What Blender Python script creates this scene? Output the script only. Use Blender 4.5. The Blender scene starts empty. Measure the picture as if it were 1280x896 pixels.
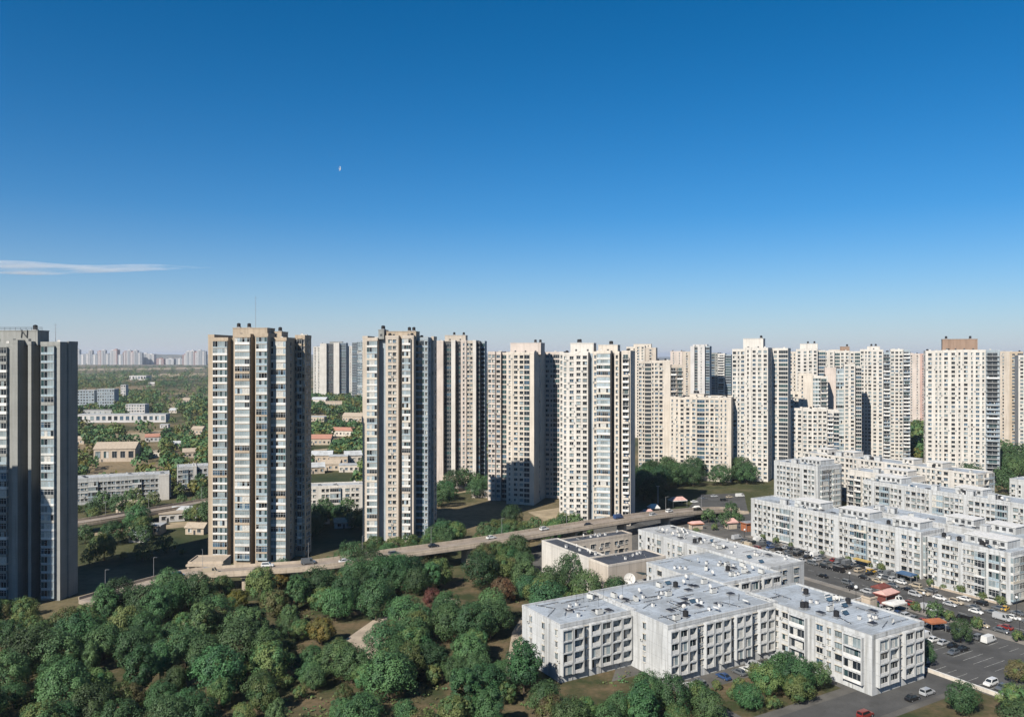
import bpy, math, random
from mathutils import Vector, Matrix
R = math.radians
scene = bpy.context.scene
COL = scene.collection
CAMZ = 85.0
SUN_EL, SUN_AZ = 39.0, 213.5          # azimuth clockwise from +Y: the sun stands behind the viewer's left shoulder
EXPOSURE = 0.86
ALBEDO_SCALE = .66                              # scales every surface colour down evenly, so shade deepens under the raised exposure
rng = random.Random(7)

# ------------------------------------------------------------------ helpers
def W(px, py, z=0.0):
    """world x, y of the spot at height z seen at a photo pixel (28 mm lens, 85 m above ground)"""
    d = (CAMZ - z) * 1000.0 / (py - 443.0)
    return ((px - 640.0) / 1000.0 * d, d)
GA = (.861, .508); GB = (-.508, .861); GROT = math.atan2(.508, .861)     # street grid of the estate
def UV(u, v): return (u * GA[0] + v * GB[0], u * GA[1] + v * GB[1])
def toUV(x, y): return (x * GA[0] + y * GA[1], x * GB[0] + y * GB[1])

def tag(o, label=None, cat=None, group=None, kind=None):
    if label: o['label'] = label
    if cat: o['category'] = cat
    if group: o['group'] = group
    if kind: o['kind'] = kind
    return o
def empty(name, loc=(0, 0, 0), rz=0.0):
    o = bpy.data.objects.new(name, None); COL.objects.link(o)
    o.location = loc; o.rotation_euler = (0, 0, rz); o.empty_display_size = .5
    return o
def link(name, mesh, parent=None, loc=(0, 0, 0), rz=0.0):
    o = bpy.data.objects.new(name, mesh); COL.objects.link(o)
    o.parent = parent; o.location = loc; o.rotation_euler = (0, 0, rz)
    return o

class MB:
    def __init__(s): s.v = []; s.f = []; s.m = []
    def poly(s, pts, m):
        i = len(s.v); s.v += [tuple(p) for p in pts]; s.f.append(tuple(range(i, i + len(pts)))); s.m.append(m)
    def box(s, x0, x1, y0, y1, z0, z1, m, top=None):
        i = len(s.v)
        s.v += [(x0, y0, z0), (x1, y0, z0), (x1, y1, z0), (x0, y1, z0), (x0, y0, z1), (x1, y0, z1), (x1, y1, z1), (x0, y1, z1)]
        s.f += [(i, i+3, i+2, i+1), (i+4, i+5, i+6, i+7), (i, i+1, i+5, i+4), (i+1, i+2, i+6, i+5), (i+2, i+3, i+7, i+6), (i+3, i, i+4, i+7)]
        s.m += [m, top or m, m, m, m, m]
    def cyl(s, cx, cy, z0, z1, r0, r1, m, n=8, cap=True):
        i = len(s.v)
        for z, r in ((z0, r0), (z1, r1)):
            for k in range(n):
                t = 2 * math.pi * k / n; s.v.append((cx + r * math.cos(t), cy + r * math.sin(t), z))
        for k in range(n):
            j = (k + 1) % n; s.f.append((i + k, i + j, i + n + j, i + n + k)); s.m.append(m)
        if cap:
            s.f.append(tuple(range(i + n, i + 2 * n))); s.m.append(m)
            s.f.append(tuple(reversed(range(i, i + n)))); s.m.append(m)
    def tube(s, p, q, r0, r1, m, n=6):
        p = Vector(p); q = Vector(q); d = (q - p).normalized()
        a = d.cross(Vector((0, 0, 1)) if abs(d.z) < .9 else Vector((1, 0, 0))).normalized(); b = d.cross(a)
        i = len(s.v)
        for c, r in ((p, r0), (q, r1)):
            for k in range(n):
                t = 2 * math.pi * k / n; s.v.append(tuple(c + a * (r * math.cos(t)) + b * (r * math.sin(t))))
        for k in range(n):
            j = (k + 1) % n; s.f.append((i + k, i + n + k, i + n + j, i + j)); s.m.append(m)
        s.f.append(tuple(range(i, i + n))); s.m.append(m)
        s.f.append(tuple(reversed(range(i + n, i + 2 * n)))); s.m.append(m)
    def sphere(s, c, r, m, n=8, k=6, zs=1.0):
        i = len(s.v)
        for a in range(k + 1):
            ph = math.pi * a / k
            for b in range(n):
                t = 2 * math.pi * b / n
                s.v.append((c[0] + r * math.sin(ph) * math.cos(t), c[1] + r * math.sin(ph) * math.sin(t), c[2] + r * zs * math.cos(ph)))
        for a in range(k):
            for b in range(n):
                j = (b + 1) % n
                s.f.append((i + a*n + b, i + (a+1)*n + b, i + (a+1)*n + j, i + a*n + j)); s.m.append(m)
    def add(s, o, M):
        i = len(s.v)
        s.v += [tuple(M @ Vector(p)) for p in o.v]
        s.f += [tuple(i + k for k in f) for f in o.f]; s.m += o.m
    def mesh(s, name, smooth=False):
        me = bpy.data.meshes.new(name); me.from_pydata(s.v, [], s.f)
        names = []
        for m in s.m:
            if m not in names: names.append(m)
        for m in names: me.materials.append(MAT[m])
        ix = {m: k for k, m in enumerate(names)}
        me.polygons.foreach_set('material_index', [ix[m] for m in s.m])
        if smooth: me.polygons.foreach_set('use_smooth', [True] * len(s.f))
        me.update(); return me
    def build(s, name, parent=None, loc=(0, 0, 0), rz=0.0, smooth=False):
        return link(name, s.mesh(name, smooth), parent, loc, rz)

# ------------------------------------------------------------------ materials
MAT = {}
class NT:
    def __init__(s, name):
        m = bpy.data.materials.new(name); m.use_nodes = True; s.t = m.node_tree; s.t.nodes.clear(); MAT[name] = m; s.m = m
        s.out = s.n('ShaderNodeOutputMaterial'); s.p = s.n('ShaderNodeBsdfPrincipled'); s.l(s.p.outputs[0], s.out.inputs[0])
    def n(s, t, **k):
        o = s.t.nodes.new(t)
        for a, b in k.items(): setattr(o, a, b)
        return o
    def l(s, a, b): s.t.links.new(a, b)
    def set(s, node, i, v):
        if hasattr(v, 'is_output') or isinstance(v, bpy.types.NodeSocket): s.l(v, node.inputs[i])
        else: node.inputs[i].default_value = v
    def noise(s, vec, scale, detail=3.0, rough=.55):
        o = s.n('ShaderNodeTexNoise'); s.l(vec, o.inputs['Vector']); o.inputs['Scale'].default_value = scale
        o.inputs['Detail'].default_value = detail; o.inputs['Roughness'].default_value = rough; return o.outputs[0]
    def mapping(s, vec, scale):
        o = s.n('ShaderNodeMapping'); s.l(vec, o.inputs[0]); o.inputs['Scale'].default_value = scale; return o.outputs[0]
    def math(s, op, a, b=0.0, c=None):
        o = s.n('ShaderNodeMath', operation=op); s.set(o, 0, a); s.set(o, 1, b)
        if c is not None: s.set(o, 2, c)
        return o.outputs[0]
    def ramp(s, f, lo, hi):
        o = s.n('ShaderNodeMapRange'); s.l(f, o.inputs[0]); o.inputs[1].default_value = lo; o.inputs[2].default_value = hi; return o.outputs[0]
    def mix(s, f, a, b, mode='MIX'):
        o = s.n('ShaderNodeMix', data_type='RGBA', blend_type=mode); s.set(o, 0, f)
        s.set(o, 6, tuple(a) + (1,) if isinstance(a, tuple) and len(a) == 3 else a)
        s.set(o, 7, tuple(b) + (1,) if isinstance(b, tuple) and len(b) == 3 else b); return o.outputs[2]
    def obj(s): return s.n('ShaderNodeTexCoord').outputs['Object']
    def pos(s): return s.n('ShaderNodeNewGeometry').outputs['Position']
    def fin(s, col, rough=.8, spec=.3):
        col = sc(col, ALBEDO_SCALE) if isinstance(col, tuple) else s.mix(1.0, col, (ALBEDO_SCALE,) * 3, 'MULTIPLY')
        s.set(s.p, 'Base Color', tuple(col) + (1,) if isinstance(col, tuple) else col)
        s.set(s.p, 'Roughness', rough); s.p.inputs['Specular IOR Level'].default_value = spec; return s.m
def sc(c, k): return tuple(min(1, x * k) for x in c)

def concrete(name, base, floor=2.9, stain=.5, line=.8, seam=0):
    s = NT(name); o = s.obj()
    big = s.noise(o, .11, 3); fine = s.noise(o, 1.7, 4)
    streak = s.noise(s.mapping(o, (1.0, 1.0, .05)), .9, 4, .65)
    c = s.mix(s.ramp(big, .35, .7), sc(base, 1.06), sc(base, .86))
    c = s.mix(s.math('MULTIPLY', s.ramp(streak, .46, .72), stain), c, sc((base[0]*.9, base[1]*.88, base[2]*.84), .55))
    c = s.mix(s.math('MULTIPLY', s.ramp(fine, .45, .7), .16), c, sc(base, .6))
    z = s.n('ShaderNodeSeparateXYZ'); s.l(o, z.inputs[0])
    m = s.math('MODULO', z.outputs[2], floor)
    ln = s.math('MULTIPLY', s.math('LESS_THAN', m, .09), 1 - line)
    c = s.mix(ln, c, sc(base, .35))
    if seam:
        sm = s.math('LESS_THAN', s.math('MODULO', s.math('ADD', s.math('ADD', z.outputs[0], z.outputs[1]), 400.0), seam), .07)
        c = s.mix(s.math('MULTIPLY', sm, .35), c, sc(base, .35))
        pt = s.noise(s.mapping(o, (.3, .3, .33)), 1.0, 1.0); c = s.mix(s.math('MULTIPLY', s.ramp(pt, .52, .56), .22), c, sc(base, .72))
    return s.fin(c, .86, .25)
def flat(name, base, rough=.7, var=.15, scale=.8, spec=.3, metal=0.0):
    s = NT(name); n = s.noise(s.obj(), scale, 4)
    s.p.inputs['Metallic'].default_value = metal
    return s.fin(s.mix(s.ramp(n, .3, .7), sc(base, 1 - var), sc(base, 1 + var)), rough, spec)
def glass(name, base, rough=.08):
    s = NT(name); r = s.n('ShaderNodeObjectInfo').outputs['Random']
    n = s.noise(s.obj(), .35, 2)
    c = s.mix(s.ramp(n, .35, .65), sc(base, .6), sc(base, 1.5)); c = s.mix(s.math('MULTIPLY', r, .5), c, sc(base, 2.2))
    s.fin(c, rough, .6); return s.m

concrete('grey_wall', (.33, .335, .315)); concrete('tan_wall', (.50, .41, .31)); concrete('olive_wall', (.30, .26, .20))
concrete('dark_wall', (.105, .105, .105)); concrete('cream_wall', (.68, .615, .53)); concrete('pink_wall', (.63, .55, .49))  # dark_wall: used in recessed tower slots, their shade put into the wall colour
concrete('white_wall', (.68, .645, .59)); concrete('rose_wall', (.55, .38, .33)); concrete('beige_wall', (.58, .51, .43))
concrete('brown_wall', (.33, .23, .17)); concrete('slab_wall', (.60, .612, .61), 3.0, 1.0, .6, 3.4); concrete('slab_grey', (.50, .51, .50), 3.0, .7)
concrete('bluegrey_wall', (.36, .42, .46)); concrete('plaster', (.55, .46, .36), 9.0, .6); concrete('far_white', (.62, .60, .58), 3.0, .2)
concrete('far_red', (.40, .22, .18), 3.0, .2); concrete('far_grey', (.30, .32, .34), 3.0, .2)
flat('trim_white', (.72, .71, .68), .6); flat('trim_cream', (.62, .57, .48), .7); flat('metal_grey', (.35, .36, .37), .45, metal=.3)
flat('frame_white', (.66, .66, .64), .5); flat('frame_dark', (.06, .065, .07), .5); flat('curtain', (.55, .54, .50), .75, .25, 2.0)
flat('curtain_blue', (.34, .42, .46), .55, .25, 2.0); flat('ac_white', (.60, .60, .57), .6); flat('dark_metal', (.03, .03, .035), .5)
flat('brick_red', (.35, .14, .09), .85); flat('tile_roof', (.42, .21, .15), .85); flat('tan_roof', (.42, .35, .27), .9); flat('rail', (.30, .30, .30), .5)
flat('tank_black', (.02, .02, .022), .6); flat('rubber', (.012, .012, .012), .8); flat('hedge_soil', (.12, .09, .06), .95)
glass('glass_dark', (.018, .024, .03)); glass('glass_teal', (.03, .06, .065)); glass('glass_blue', (.05, .09, .13)); glass('glass_pale', (.20, .24, .25), .2)
for nm, c in (('car_white', (.72, .72, .70)), ('car_silver', (.42, .43, .44)), ('car_black', (.012, .012, .014)), ('car_grey', (.12, .13, .14)),
              ('car_red', (.22, .025, .02)), ('car_blue', (.03, .07, .18)), ('car_beige', (.45, .38, .28)), ('cab_yellow', (.60, .36, .04))):
    s = NT(nm); s.fin(c, .28, .5); s.p.inputs['Coat Weight'].default_value = .5
flat('cloth_red', (.17, .05, .04), .85); flat('cloth_orange', (.36, .13, .06), .85); flat('cloth_white', (.70, .68, .64), .8); flat('cloth_pink', (.62, .38, .33), .8)
flat('cloth_dark', (.03, .05, .05), .7); flat('cloth_blue', (.06, .12, .22), .8); flat('cloth_yellow', (.40, .29, .10), .85)

def roofing(name, base):
    s = NT(name); o = s.obj()
    b = s.n('ShaderNodeTexBrick'); s.l(o, b.inputs['Vector']); b.inputs['Scale'].default_value = 1.0
    b.inputs['Brick Width'].default_value = 7.0; b.inputs['Row Height'].default_value = 1.1; b.inputs['Mortar Size'].default_value = .045
    b.inputs['Color1'].default_value = sc(base, 1.08) + (1,); b.inputs['Color2'].default_value = sc(base, .9) + (1,); b.inputs['Mortar'].default_value = sc(base, .5) + (1,)
    n = s.noise(o, .13, 5, .65); w = s.noise(s.mapping(o, (.25, 1, 1)), .45, 5, .7)
    c = s.mix(s.math('MULTIPLY', s.ramp(n, .46, .58), .6), b.outputs[0], sc((base[0], base[1]*.96, base[2]*.9), .6))
    c = s.mix(s.math('MULTIPLY', s.ramp(w, .55, .72), .5), c, sc(base, 1.35))
    c = s.mix(s.math('MULTIPLY', s.ramp(s.noise(o, .9, 3), .62, .7), .55), c, sc(base, .42))
    return s.fin(c, .8, .25)
roofing('roof_blue', (.43, .48, .53)); roofing('roof_dark', (.07, .08, .10)); roofing('roof_grey', (.33, .33, .32)); roofing('roof_pale', (.50, .52, .53))

# ground: grass, scrub and dry earth
s = NT('ground'); p = s.pos()
n1 = s.noise(p, .0042, 6, .62); n2 = s.noise(p, .03, 5, .65); n3 = s.noise(p, .35, 4); n4 = s.noise(s.mapping(p, (.25, 1.0, 1.0)), .0011, 5, .6)
c = s.mix(s.ramp(n2, .35, .66), (.035, .052, .022), (.095, .095, .045))
c = s.mix(s.ramp(n1, .47, .60), c, (.27, .205, .125))
c = s.mix(s.math('MULTIPLY', s.ramp(n4, .52, .60), .8), c, (.20, .19, .15))
c = s.mix(s.math('MULTIPLY', s.ramp(n3, .45, .7), .4), c, (.03, .04, .018))
s.fin(c, .95, .1)
s = NT('park_soil'); p = s.pos(); n2 = s.noise(p, .09, 5, .65); n3 = s.noise(p, .8, 4)
c = s.mix(s.ramp(n2, .4, .62), (.045, .06, .025), (.17, .125, .075)); c = s.mix(s.math('MULTIPLY', s.ramp(n3, .4, .7), .5), c, (.05, .05, .025)); s.fin(c, .95, .1)
def asphalt(name, base):
    s = NT(name); p = s.pos(); n = s.noise(p, .12, 5, .6); f = s.noise(p, 2.5, 3); st = s.noise(s.mapping(p, (1, 1, 1)), .5, 4, .7)
    c = s.mix(s.ramp(n, .35, .65), sc(base, .8), sc(base, 1.3)); c = s.mix(s.math('MULTIPLY', s.ramp(f, .45, .7), .3), c, sc(base, .6))
    c = s.mix(s.math('MULTIPLY', s.ramp(st, .58, .7), .5), c, sc(base, .55)); s.fin(c, .9, .2)
asphalt('asphalt', (.085, .085, .083)); asphalt('pavement', (.24, .22, .195)); asphalt('lot', (.12, .115, .105)); asphalt('deck', (.31, .26, .215)); asphalt('path', (.42, .35, .27)); asphalt('dry_field', (.36, .29, .19))
flat('paint', (.40, .40, .38), .8, .5, .7)
s = NT('bark'); s.fin(s.mix(s.noise(s.obj(), 3, 4), (.06, .045, .03), (.14, .11, .08)), .9, .1)
def leaf(name, c0, c1):
    s = NT(name); r = s.n('ShaderNodeObjectInfo').outputs['Random']; o = s.obj()
    n = s.noise(o, .55, 3)
    c = s.mix(s.ramp(n, .3, .7), c0, c1)
    h = s.n('ShaderNodeHueSaturation'); s.l(c, h.inputs['Color'])
    s.l(s.math('MULTIPLY_ADD', r, .07, .46), h.inputs['Hue']); s.l(s.math('MULTIPLY_ADD', s.math('FRACT', s.math('MULTIPLY', r, 7.31)), .75, .68), h.inputs['Value'])
    s.fin(h.outputs[0], .6, .25)
    tr = s.n('ShaderNodeBsdfTranslucent'); s.l(s.mix(1.0, h.outputs[0], (ALBEDO_SCALE,) * 3, 'MULTIPLY'), tr.inputs[0])
    mx = s.n('ShaderNodeMixShader'); mx.inputs[0].default_value = .22; s.l(s.p.outputs[0], mx.inputs[1]); s.l(tr.outputs[0], mx.inputs[2]); s.l(mx.outputs[0], s.out.inputs[0])
leaf('leaf_a', (.055, .13, .048), (.098, .185, .068)); leaf('leaf_b', (.036, .09, .038), (.068, .138, .054)); leaf('leaf_c', (.09, .14, .045), (.145, .19, .062)); leaf('leaf_o', (.105, .105, .042), (.16, .145, .065))
leaf('leaf_red', (.11, .05, .035), (.19, .085, .055)); leaf('leaf_red2', (.14, .085, .05), (.10, .06, .04)); leaf('leaf_yel', (.15, .13, .03), (.22, .18, .04)); leaf('leaf_yel2', (.10, .12, .035), (.17, .15, .04))

# ------------------------------------------------------------------ building units (windows, balconies ...)
UC = {}
def unit_window(w, h, var):
    k = ('w', round(w, 1), round(h, 1), var)
    if k in UC: return k
    w, h = k[1], k[2]; b = MB(); r = random.Random(hash((w, h, var)) & 0xffff)
    pane = ('glass_dark', 'glass_dark', 'glass_teal', 'glass_pale', 'glass_dark', 'glass_blue', 'glass_dark')[var % 7]
    fr = 'frame_white' if var % 3 else 'frame_dark'
    x = w / 2; t = .07
    b.box(-x, x, -.10, .05, h - t, h, fr); b.box(-x, x, -.10, .05, 0, t, fr)
    b.box(-x, -x + t, -.10, .05, t, h - t, fr); b.box(x - t, x, -.10, .05, t, h - t, fr)
    b.box(-.03, .03, -.08, .05, t, h - t, fr)
    b.poly([(-x + t, -.02, t), (-.03, -.02, t), (-.03, -.02, h - t), (-x + t, -.02, h - t)], pane)
    p2 = 'curtain' if var == 2 else ('curtain_blue' if var == 6 else pane)
    b.poly([(.03, -.02, t), (x - t, -.02, t), (x - t, -.02, h - t), (.03, -.02, h - t)], p2)
    b.box(-x - .1, x + .1, -.2, .03, -.1, -.002, 'trim_cream')
    b.box(-x - .08, x + .08, -.42, .03, h + .05, h + .14, 'trim_cream')
    UC[k] = b; return k
def unit_glazed(w, fh, var, wallm):
    """enclosed balcony of one storey: spandrel, glazing band with mullions, slab edge"""
    k = ('g', round(w, 1), fh, var, wallm)
    if k in UC: return k
    w = k[1]; b = MB(); r = random.Random(var * 91 + int(w * 10)); x = w / 2; sp = r.choice((.5, .7, .8, .95)); D = .95
    b.box(-x, x, -D, .05, .0, sp, ('trim_white', 'trim_white', 'curtain_blue', wallm, 'ac_white', 'curtain_blue', 'trim_cream')[var % 7])
    b.box(-x - .03, x + .03, -D - .06, .05, fh - .2, fh - .02, wallm)
    n = max(2, int(w / .95)); zt = fh - .2
    pal = [('glass_dark', 'glass_pale', 'glass_teal'), ('curtain_blue', 'glass_pale', 'curtain'), ('glass_teal', 'glass_dark', 'glass_pale'), ('glass_dark', 'glass_dark', 'glass_blue'),
           ('glass_pale', 'curtain_blue', 'glass_pale'), ('glass_blue', 'glass_pale', 'glass_dark'), ('curtain', 'curtain_blue', 'glass_dark')][var % 7]
    for i in range(n):
        a0 = -x + w * i / n; a1 = -x + w * (i + 1) / n; g = r.choice(pal)
        if r.random() < .16:                       # an open leaf: dark inside
            b.poly([(a0, -.1, sp), (a1, -.1, sp), (a1, -.1, zt), (a0, -.1, zt)], 'glass_dark')
        else: b.poly([(a0, -D + .08, sp), (a1, -D + .08, sp), (a1, -D + .08, zt), (a0, -D + .08, zt)], g)
        b.box(a0 - .03, a0 + .03, -D + .02, -D + .12, sp, zt, 'frame_white')
    b.box(x - .06, x, -D + .02, -D + .12, sp, zt, 'frame_white')
    zz = sp + (zt - sp) * .68
    if var % 2: b.box(-x, x, -D + .03, -D + .10, zz, zz + .06, 'frame_white')
    for sx in (-x, x):                              # side glazing
        b.poly([(sx * .995, -D + .1, sp), (sx * .995, .02, sp), (sx * .995, .02, zt), (sx * .995, -D + .1, zt)], 'glass_pale')
    UC[k] = b; return k
def unit_open(w, fh, var, wallm):
    k = ('o', round(w, 1), fh, var, wallm)
    if k in UC: return k
    w = k[1]; b = MB(); r = random.Random(var * 17 + 3); x = w / 2; D = 1.25
    b.box(-x, x, -D, .05, -.12, .04, 'trim_white')
    if var % 3 == 0:
        b.box(-x, x, -D, -D + .06, .95, 1.02, 'rail')
        n = int(w / .22)
        for i in range(n + 1): b.box(-x + w * i / n - .015, -x + w * i / n + .015, -D + .015, -D + .045, .04, .95, 'rail')
    else: b.box(-x, x, -D, -D + .12, .041, 1.0, wallm if var % 2 else 'trim_white')
    b.box(-x, -x + .1, -D + .121, .05, .041, 1.0 if var % 2 else fh - .13, wallm); b.box(x - .1, x, -D + .121, .05, .041, 1.0 if var % 2 else fh - .13, wallm)
    gw = w * r.uniform(.55, .8); off = r.uniform(-.5, .5) * (w - gw) * .8
    b.poly([(off - gw/2, -.03, .06), (off + gw/2, -.03, .06), (off + gw/2, -.03, 2.25), (off - gw/2, -.03, 2.25)], r.choice(('glass_dark', 'glass_dark', 'glass_teal', 'curtain')))
    b.box(off - .04, off + .04, -.08, .02, .06, 2.25, 'frame_white'); b.box(off - gw/2 - .06, off + gw/2 + .06, -.09, .02, 2.25, 2.34, 'frame_white')
    if var % 4 == 1:                                # laundry on a line
        for i in range(3):
            a = -x + .4 + r.random() * (w - 1.2); b.box(a, a + r.uniform(.3, .6), -D + .3, -D + .33, 1.15, 1.95, r.choice(('cloth_white', 'cloth_blue', 'cloth_red', 'cloth_white')))
    UC[k] = b; return k
def unit_strip(w, fh, var):
    k = ('v', round(w, 1), fh, var)
    if k in UC: return k
    w = k[1]; b = MB(); x = w / 2; r = random.Random(var + 40)
    g = ('glass_dark', 'glass_teal', 'glass_dark', 'glass_blue', 'glass_dark')[var % 5]
    b.poly([(-x, -.05, .75), (x, -.05, .75), (x, -.05, fh - .25), (-x, -.05, fh - .25)], g)
    b.box(-x, x, -.16, .05, fh - .25, fh - .12, 'rail'); b.box(-x, x, -.13, .05, .62, .75, 'rail')
    n = max(1, int(w / 1.3))
    for i in range(1, n): b.box(-x + w*i/n - .03, -x + w*i/n + .03, -.11, .02, .75, fh - .25, 'frame_white')
    UC[k] = b; return k
def unit_ac(var):
    k = ('a', var)
    if k in UC: return k
    b = MB(); b.box(-.45, .45, -.45, -.08, 0, .65, 'ac_white'); b.cyl(0, 0, 0, .01, .01, .01, 'ac_white', 4)
    b.poly([(-.25, -.455, .1), (.2, -.455, .1), (.2, -.455, .55), (-.25, -.455, .55)], 'frame_dark')
    b.box(-.4, -.34, -.42, .03, -.06, -.003, 'metal_grey'); b.box(.34, .4, -.42, .03, -.06, -.003, 'metal_grey')
    UC[k] = b; return k
def unit_loggia(w, fh, var, wallm):
    """deep bay in a concrete frame: piers, slab edge, dark glazing set back behind a low parapet"""
    k = ('l', round(w, 1), fh, var, wallm)
    if k in UC: return k
    w = k[1]; b = MB(); x = w / 2; r = random.Random(var + 11); D = 1.1
    b.box(-x, -x + .28, -D, .05, 0, fh - .38, wallm); b.box(x - .28, x, -D, .05, 0, fh - .38, wallm); b.box(-x, x, -D, .05, fh - .38, fh - .02, wallm)
    if var % 3: b.box(-x + .281, x - .281, -D + .15, -D + .27, 0, r.choice((.5, .9)), 'trim_white')
    n = max(2, int((w - .56) / 1.1)); y = -.12 if var % 2 else -D + .4
    for i in range(n):
        a0 = -x + .3 + (w - .6) * i / n; a1 = -x + .3 + (w - .6) * (i + 1) / n
        b.poly([(a0, y, .05), (a1, y, .05), (a1, y, fh - .4), (a0, y, fh - .4)], r.choice(('glass_dark', 'glass_dark', 'glass_teal', 'glass_pale', 'curtain')))
        b.box(a0 - .03, a0 + .03, y - .05, y + .04, .05, fh - .4, 'frame_white')
    UC[k] = b; return k
UM = {}
def umesh(k, name):
    if k not in UM: UM[k] = UC[k].mesh(name)
    return UM[k]

class Building:
    def __init__(s, name, label, cat, origin, rot, seed=0, group=None, single=True, units=True):
        s.o = empty(name, (origin[0], origin[1], 0), rot); tag(s.o, label, cat, group)
        s.wall = MB(); s.roof = MB(); s.para = MB(); s.u = {}; s.r = random.Random(seed * 101 + 5); s.k = 0; s.single = single; s.top = 0; s.bits = []
    def block(s, x0, x1, y0, y1, z0, z1, m, roof='roof_grey', par=.9, parm=None):
        s.k += 1; z1 += .013 * s.k; s.top = max(s.top, z1)
        s.wall.box(x0, x1, y0, y1, z0, z1, m)
        s.roof.box(x0 + .25, x1 - .25, y0 + .25, y1 - .25, z1 - .1, z1 + .06, roof)
        if par:
            t, e, p = .3, .05 + .003 * (s.k % 9), parm or m
            a, b = z1 - .35, z1 + par
            s.para.box(x0 - e, x1 + e, y0 - e, y0 + t, a, b, p); s.para.box(x0 - e, x1 + e, y1 - t, y1 + e, a, b, p)
            s.para.box(x0 - e, x0 + t, y0 + t + .002, y1 - t - .002, a, b, p); s.para.box(x1 - t, x1 + e, y0 + t + .002, y1 - t - .002, a, b, p)
        return z1
    def drains(s, p0, p1, z1, n):
        L = math.hypot(p1[0]-p0[0], p1[1]-p0[1]); dx, dy = (p1[0]-p0[0])/L, (p1[1]-p0[1])/L
        for i in range(n):
            t = L * (i + .5 + s.r.uniform(-.2, .2)) / n; x, y = p0[0] + dx*t + dy*.12, p0[1] + dy*t - dx*.12; b = MB(); b.tube((x, y, .2), (x, y, z1), .08, .08, s.r.choice(('rail', 'metal_grey', 'ac_white')), 5); b.build('drainpipe', s.o)
    def put(s, part, key, x, y, z, rz): s.u.setdefault(part, []).append((key, x, y, z, rz))
    def facade(s, p0, p1, z0, nf, fh, bays, m, ac=.12, top_special=True):
        L = math.hypot(p1[0] - p0[0], p1[1] - p0[1]); dx, dy = (p1[0] - p0[0]) / L, (p1[1] - p0[1]) / L; rz = math.atan2(dy, dx)
        wt = {'P': .6, 'p': .25, 'W': 1.0, 'S': .7, 'D': 1.6, 'G': 1.8, 'O': 1.7, 'V': 1.5, 'L': 1.7, 'T': 1.0}
        tot = sum(wt[c] for c in bays); pos = 0
        for bi, c in enumerate(bays):
            w = L * wt[c] / tot; mid = pos + w / 2; pos += w
            fav = s.r.randrange(7)
            for f in range(nf):
                z = z0 + f * fh; q = s.r
                def at(off): return (p0[0] + dx * (mid + off), p0[1] + dy * (mid + off))
                var = fav if q.random() < .35 else q.randrange(7)
                if c in 'WST':
                    ww = min(2.1, w * .7) if c != 'S' else min(1.15, w * .58); hh = 1.65 if c != 'T' else 1.9
                    X, Y = at(0); s.put('window', unit_window(ww, hh, var), X, Y, z + .8 - (.2 if c == 'T' else 0), rz)
                    if q.random() < ac:
                        X, Y = at(q.choice((-1, 1)) * min(w * .4, ww / 2 + .55)); s.put('air_conditioner', unit_ac(0), X, Y, z + .25, rz)
                elif c == 'D':
                    for sg in (-1, 1):
                        ww = min(1.5, w * .36); X, Y = at(sg * w * .23); s.put('window', unit_window(ww, 1.5, q.randrange(7)), X, Y, z + .95, rz)
                    if q.random() < ac: X, Y = at(0); s.put('air_conditioner', unit_ac(0), X, Y, z + .1, rz)
                elif c == 'G': X, Y = at(0); s.put('balcony', unit_glazed(max(1.2, w * .985), fh, var, m), X, Y, z, rz)
                elif c == 'O': X, Y = at(0); s.put('balcony', unit_open(max(1.2, w * .92), fh, var, m), X, Y, z + .12, rz)
                elif c == 'L': X, Y = at(0); s.put('balcony', unit_loggia(max(1.2, w * .97), fh, var, m), X, Y, z, rz)
                elif c == 'V': X, Y = at(0); s.put('window', unit_strip(max(.8, w * .94), fh, var), X, Y, z, rz)
    def clutter(s, x0, x1, y0, y1, z, n, kinds='vhdp'):
        for _ in range(n):
            x = s.r.uniform(x0 + 1.2, x1 - 1.2); y = s.r.uniform(y0 + 1.2, y1 - 1.2); k = s.r.choice(kinds); rz = s.r.choice((0, 0, math.pi / 2, s.r.random() * 3))
            key = ROOFBITS[k]; nm = ROOFNAME[k]
            if key not in UM: UM[key] = key_mb[key].mesh(nm)
            s.bits.append((nm, UM[key], (x, y, z), rz))
    def finish(s, limit=100):
        if s.wall.f: s.wall.build('wall', s.o)
        ro = s.roof.build('roof', s.o)
        for nm, me, loc, rz in s.bits: link(nm, me, ro, loc, rz)
        if s.para.f: s.para.build('parapet', s.o)
        for part, L in s.u.items():
            L = sorted(L, key=lambda t: -t[3])
            lim = limit if s.single else 0
            for key, x, y, z, rz in L[:lim]: link(part, umesh(key, part), s.o, (x, y, z), rz)
            if L[lim:]:
                b = MB()
                for key, x, y, z, rz in L[lim:]: b.add(UC[key], Matrix.Translation((x, y, z)) @ Matrix.Rotation(rz, 4, 'Z'))
                tag(b.build(part if not s.single and False else {'window': 'windows', 'balcony': 'balconies', 'air_conditioner': 'air_conditioners'}[part], s.o), kind='stuff')
        return s.o

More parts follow.
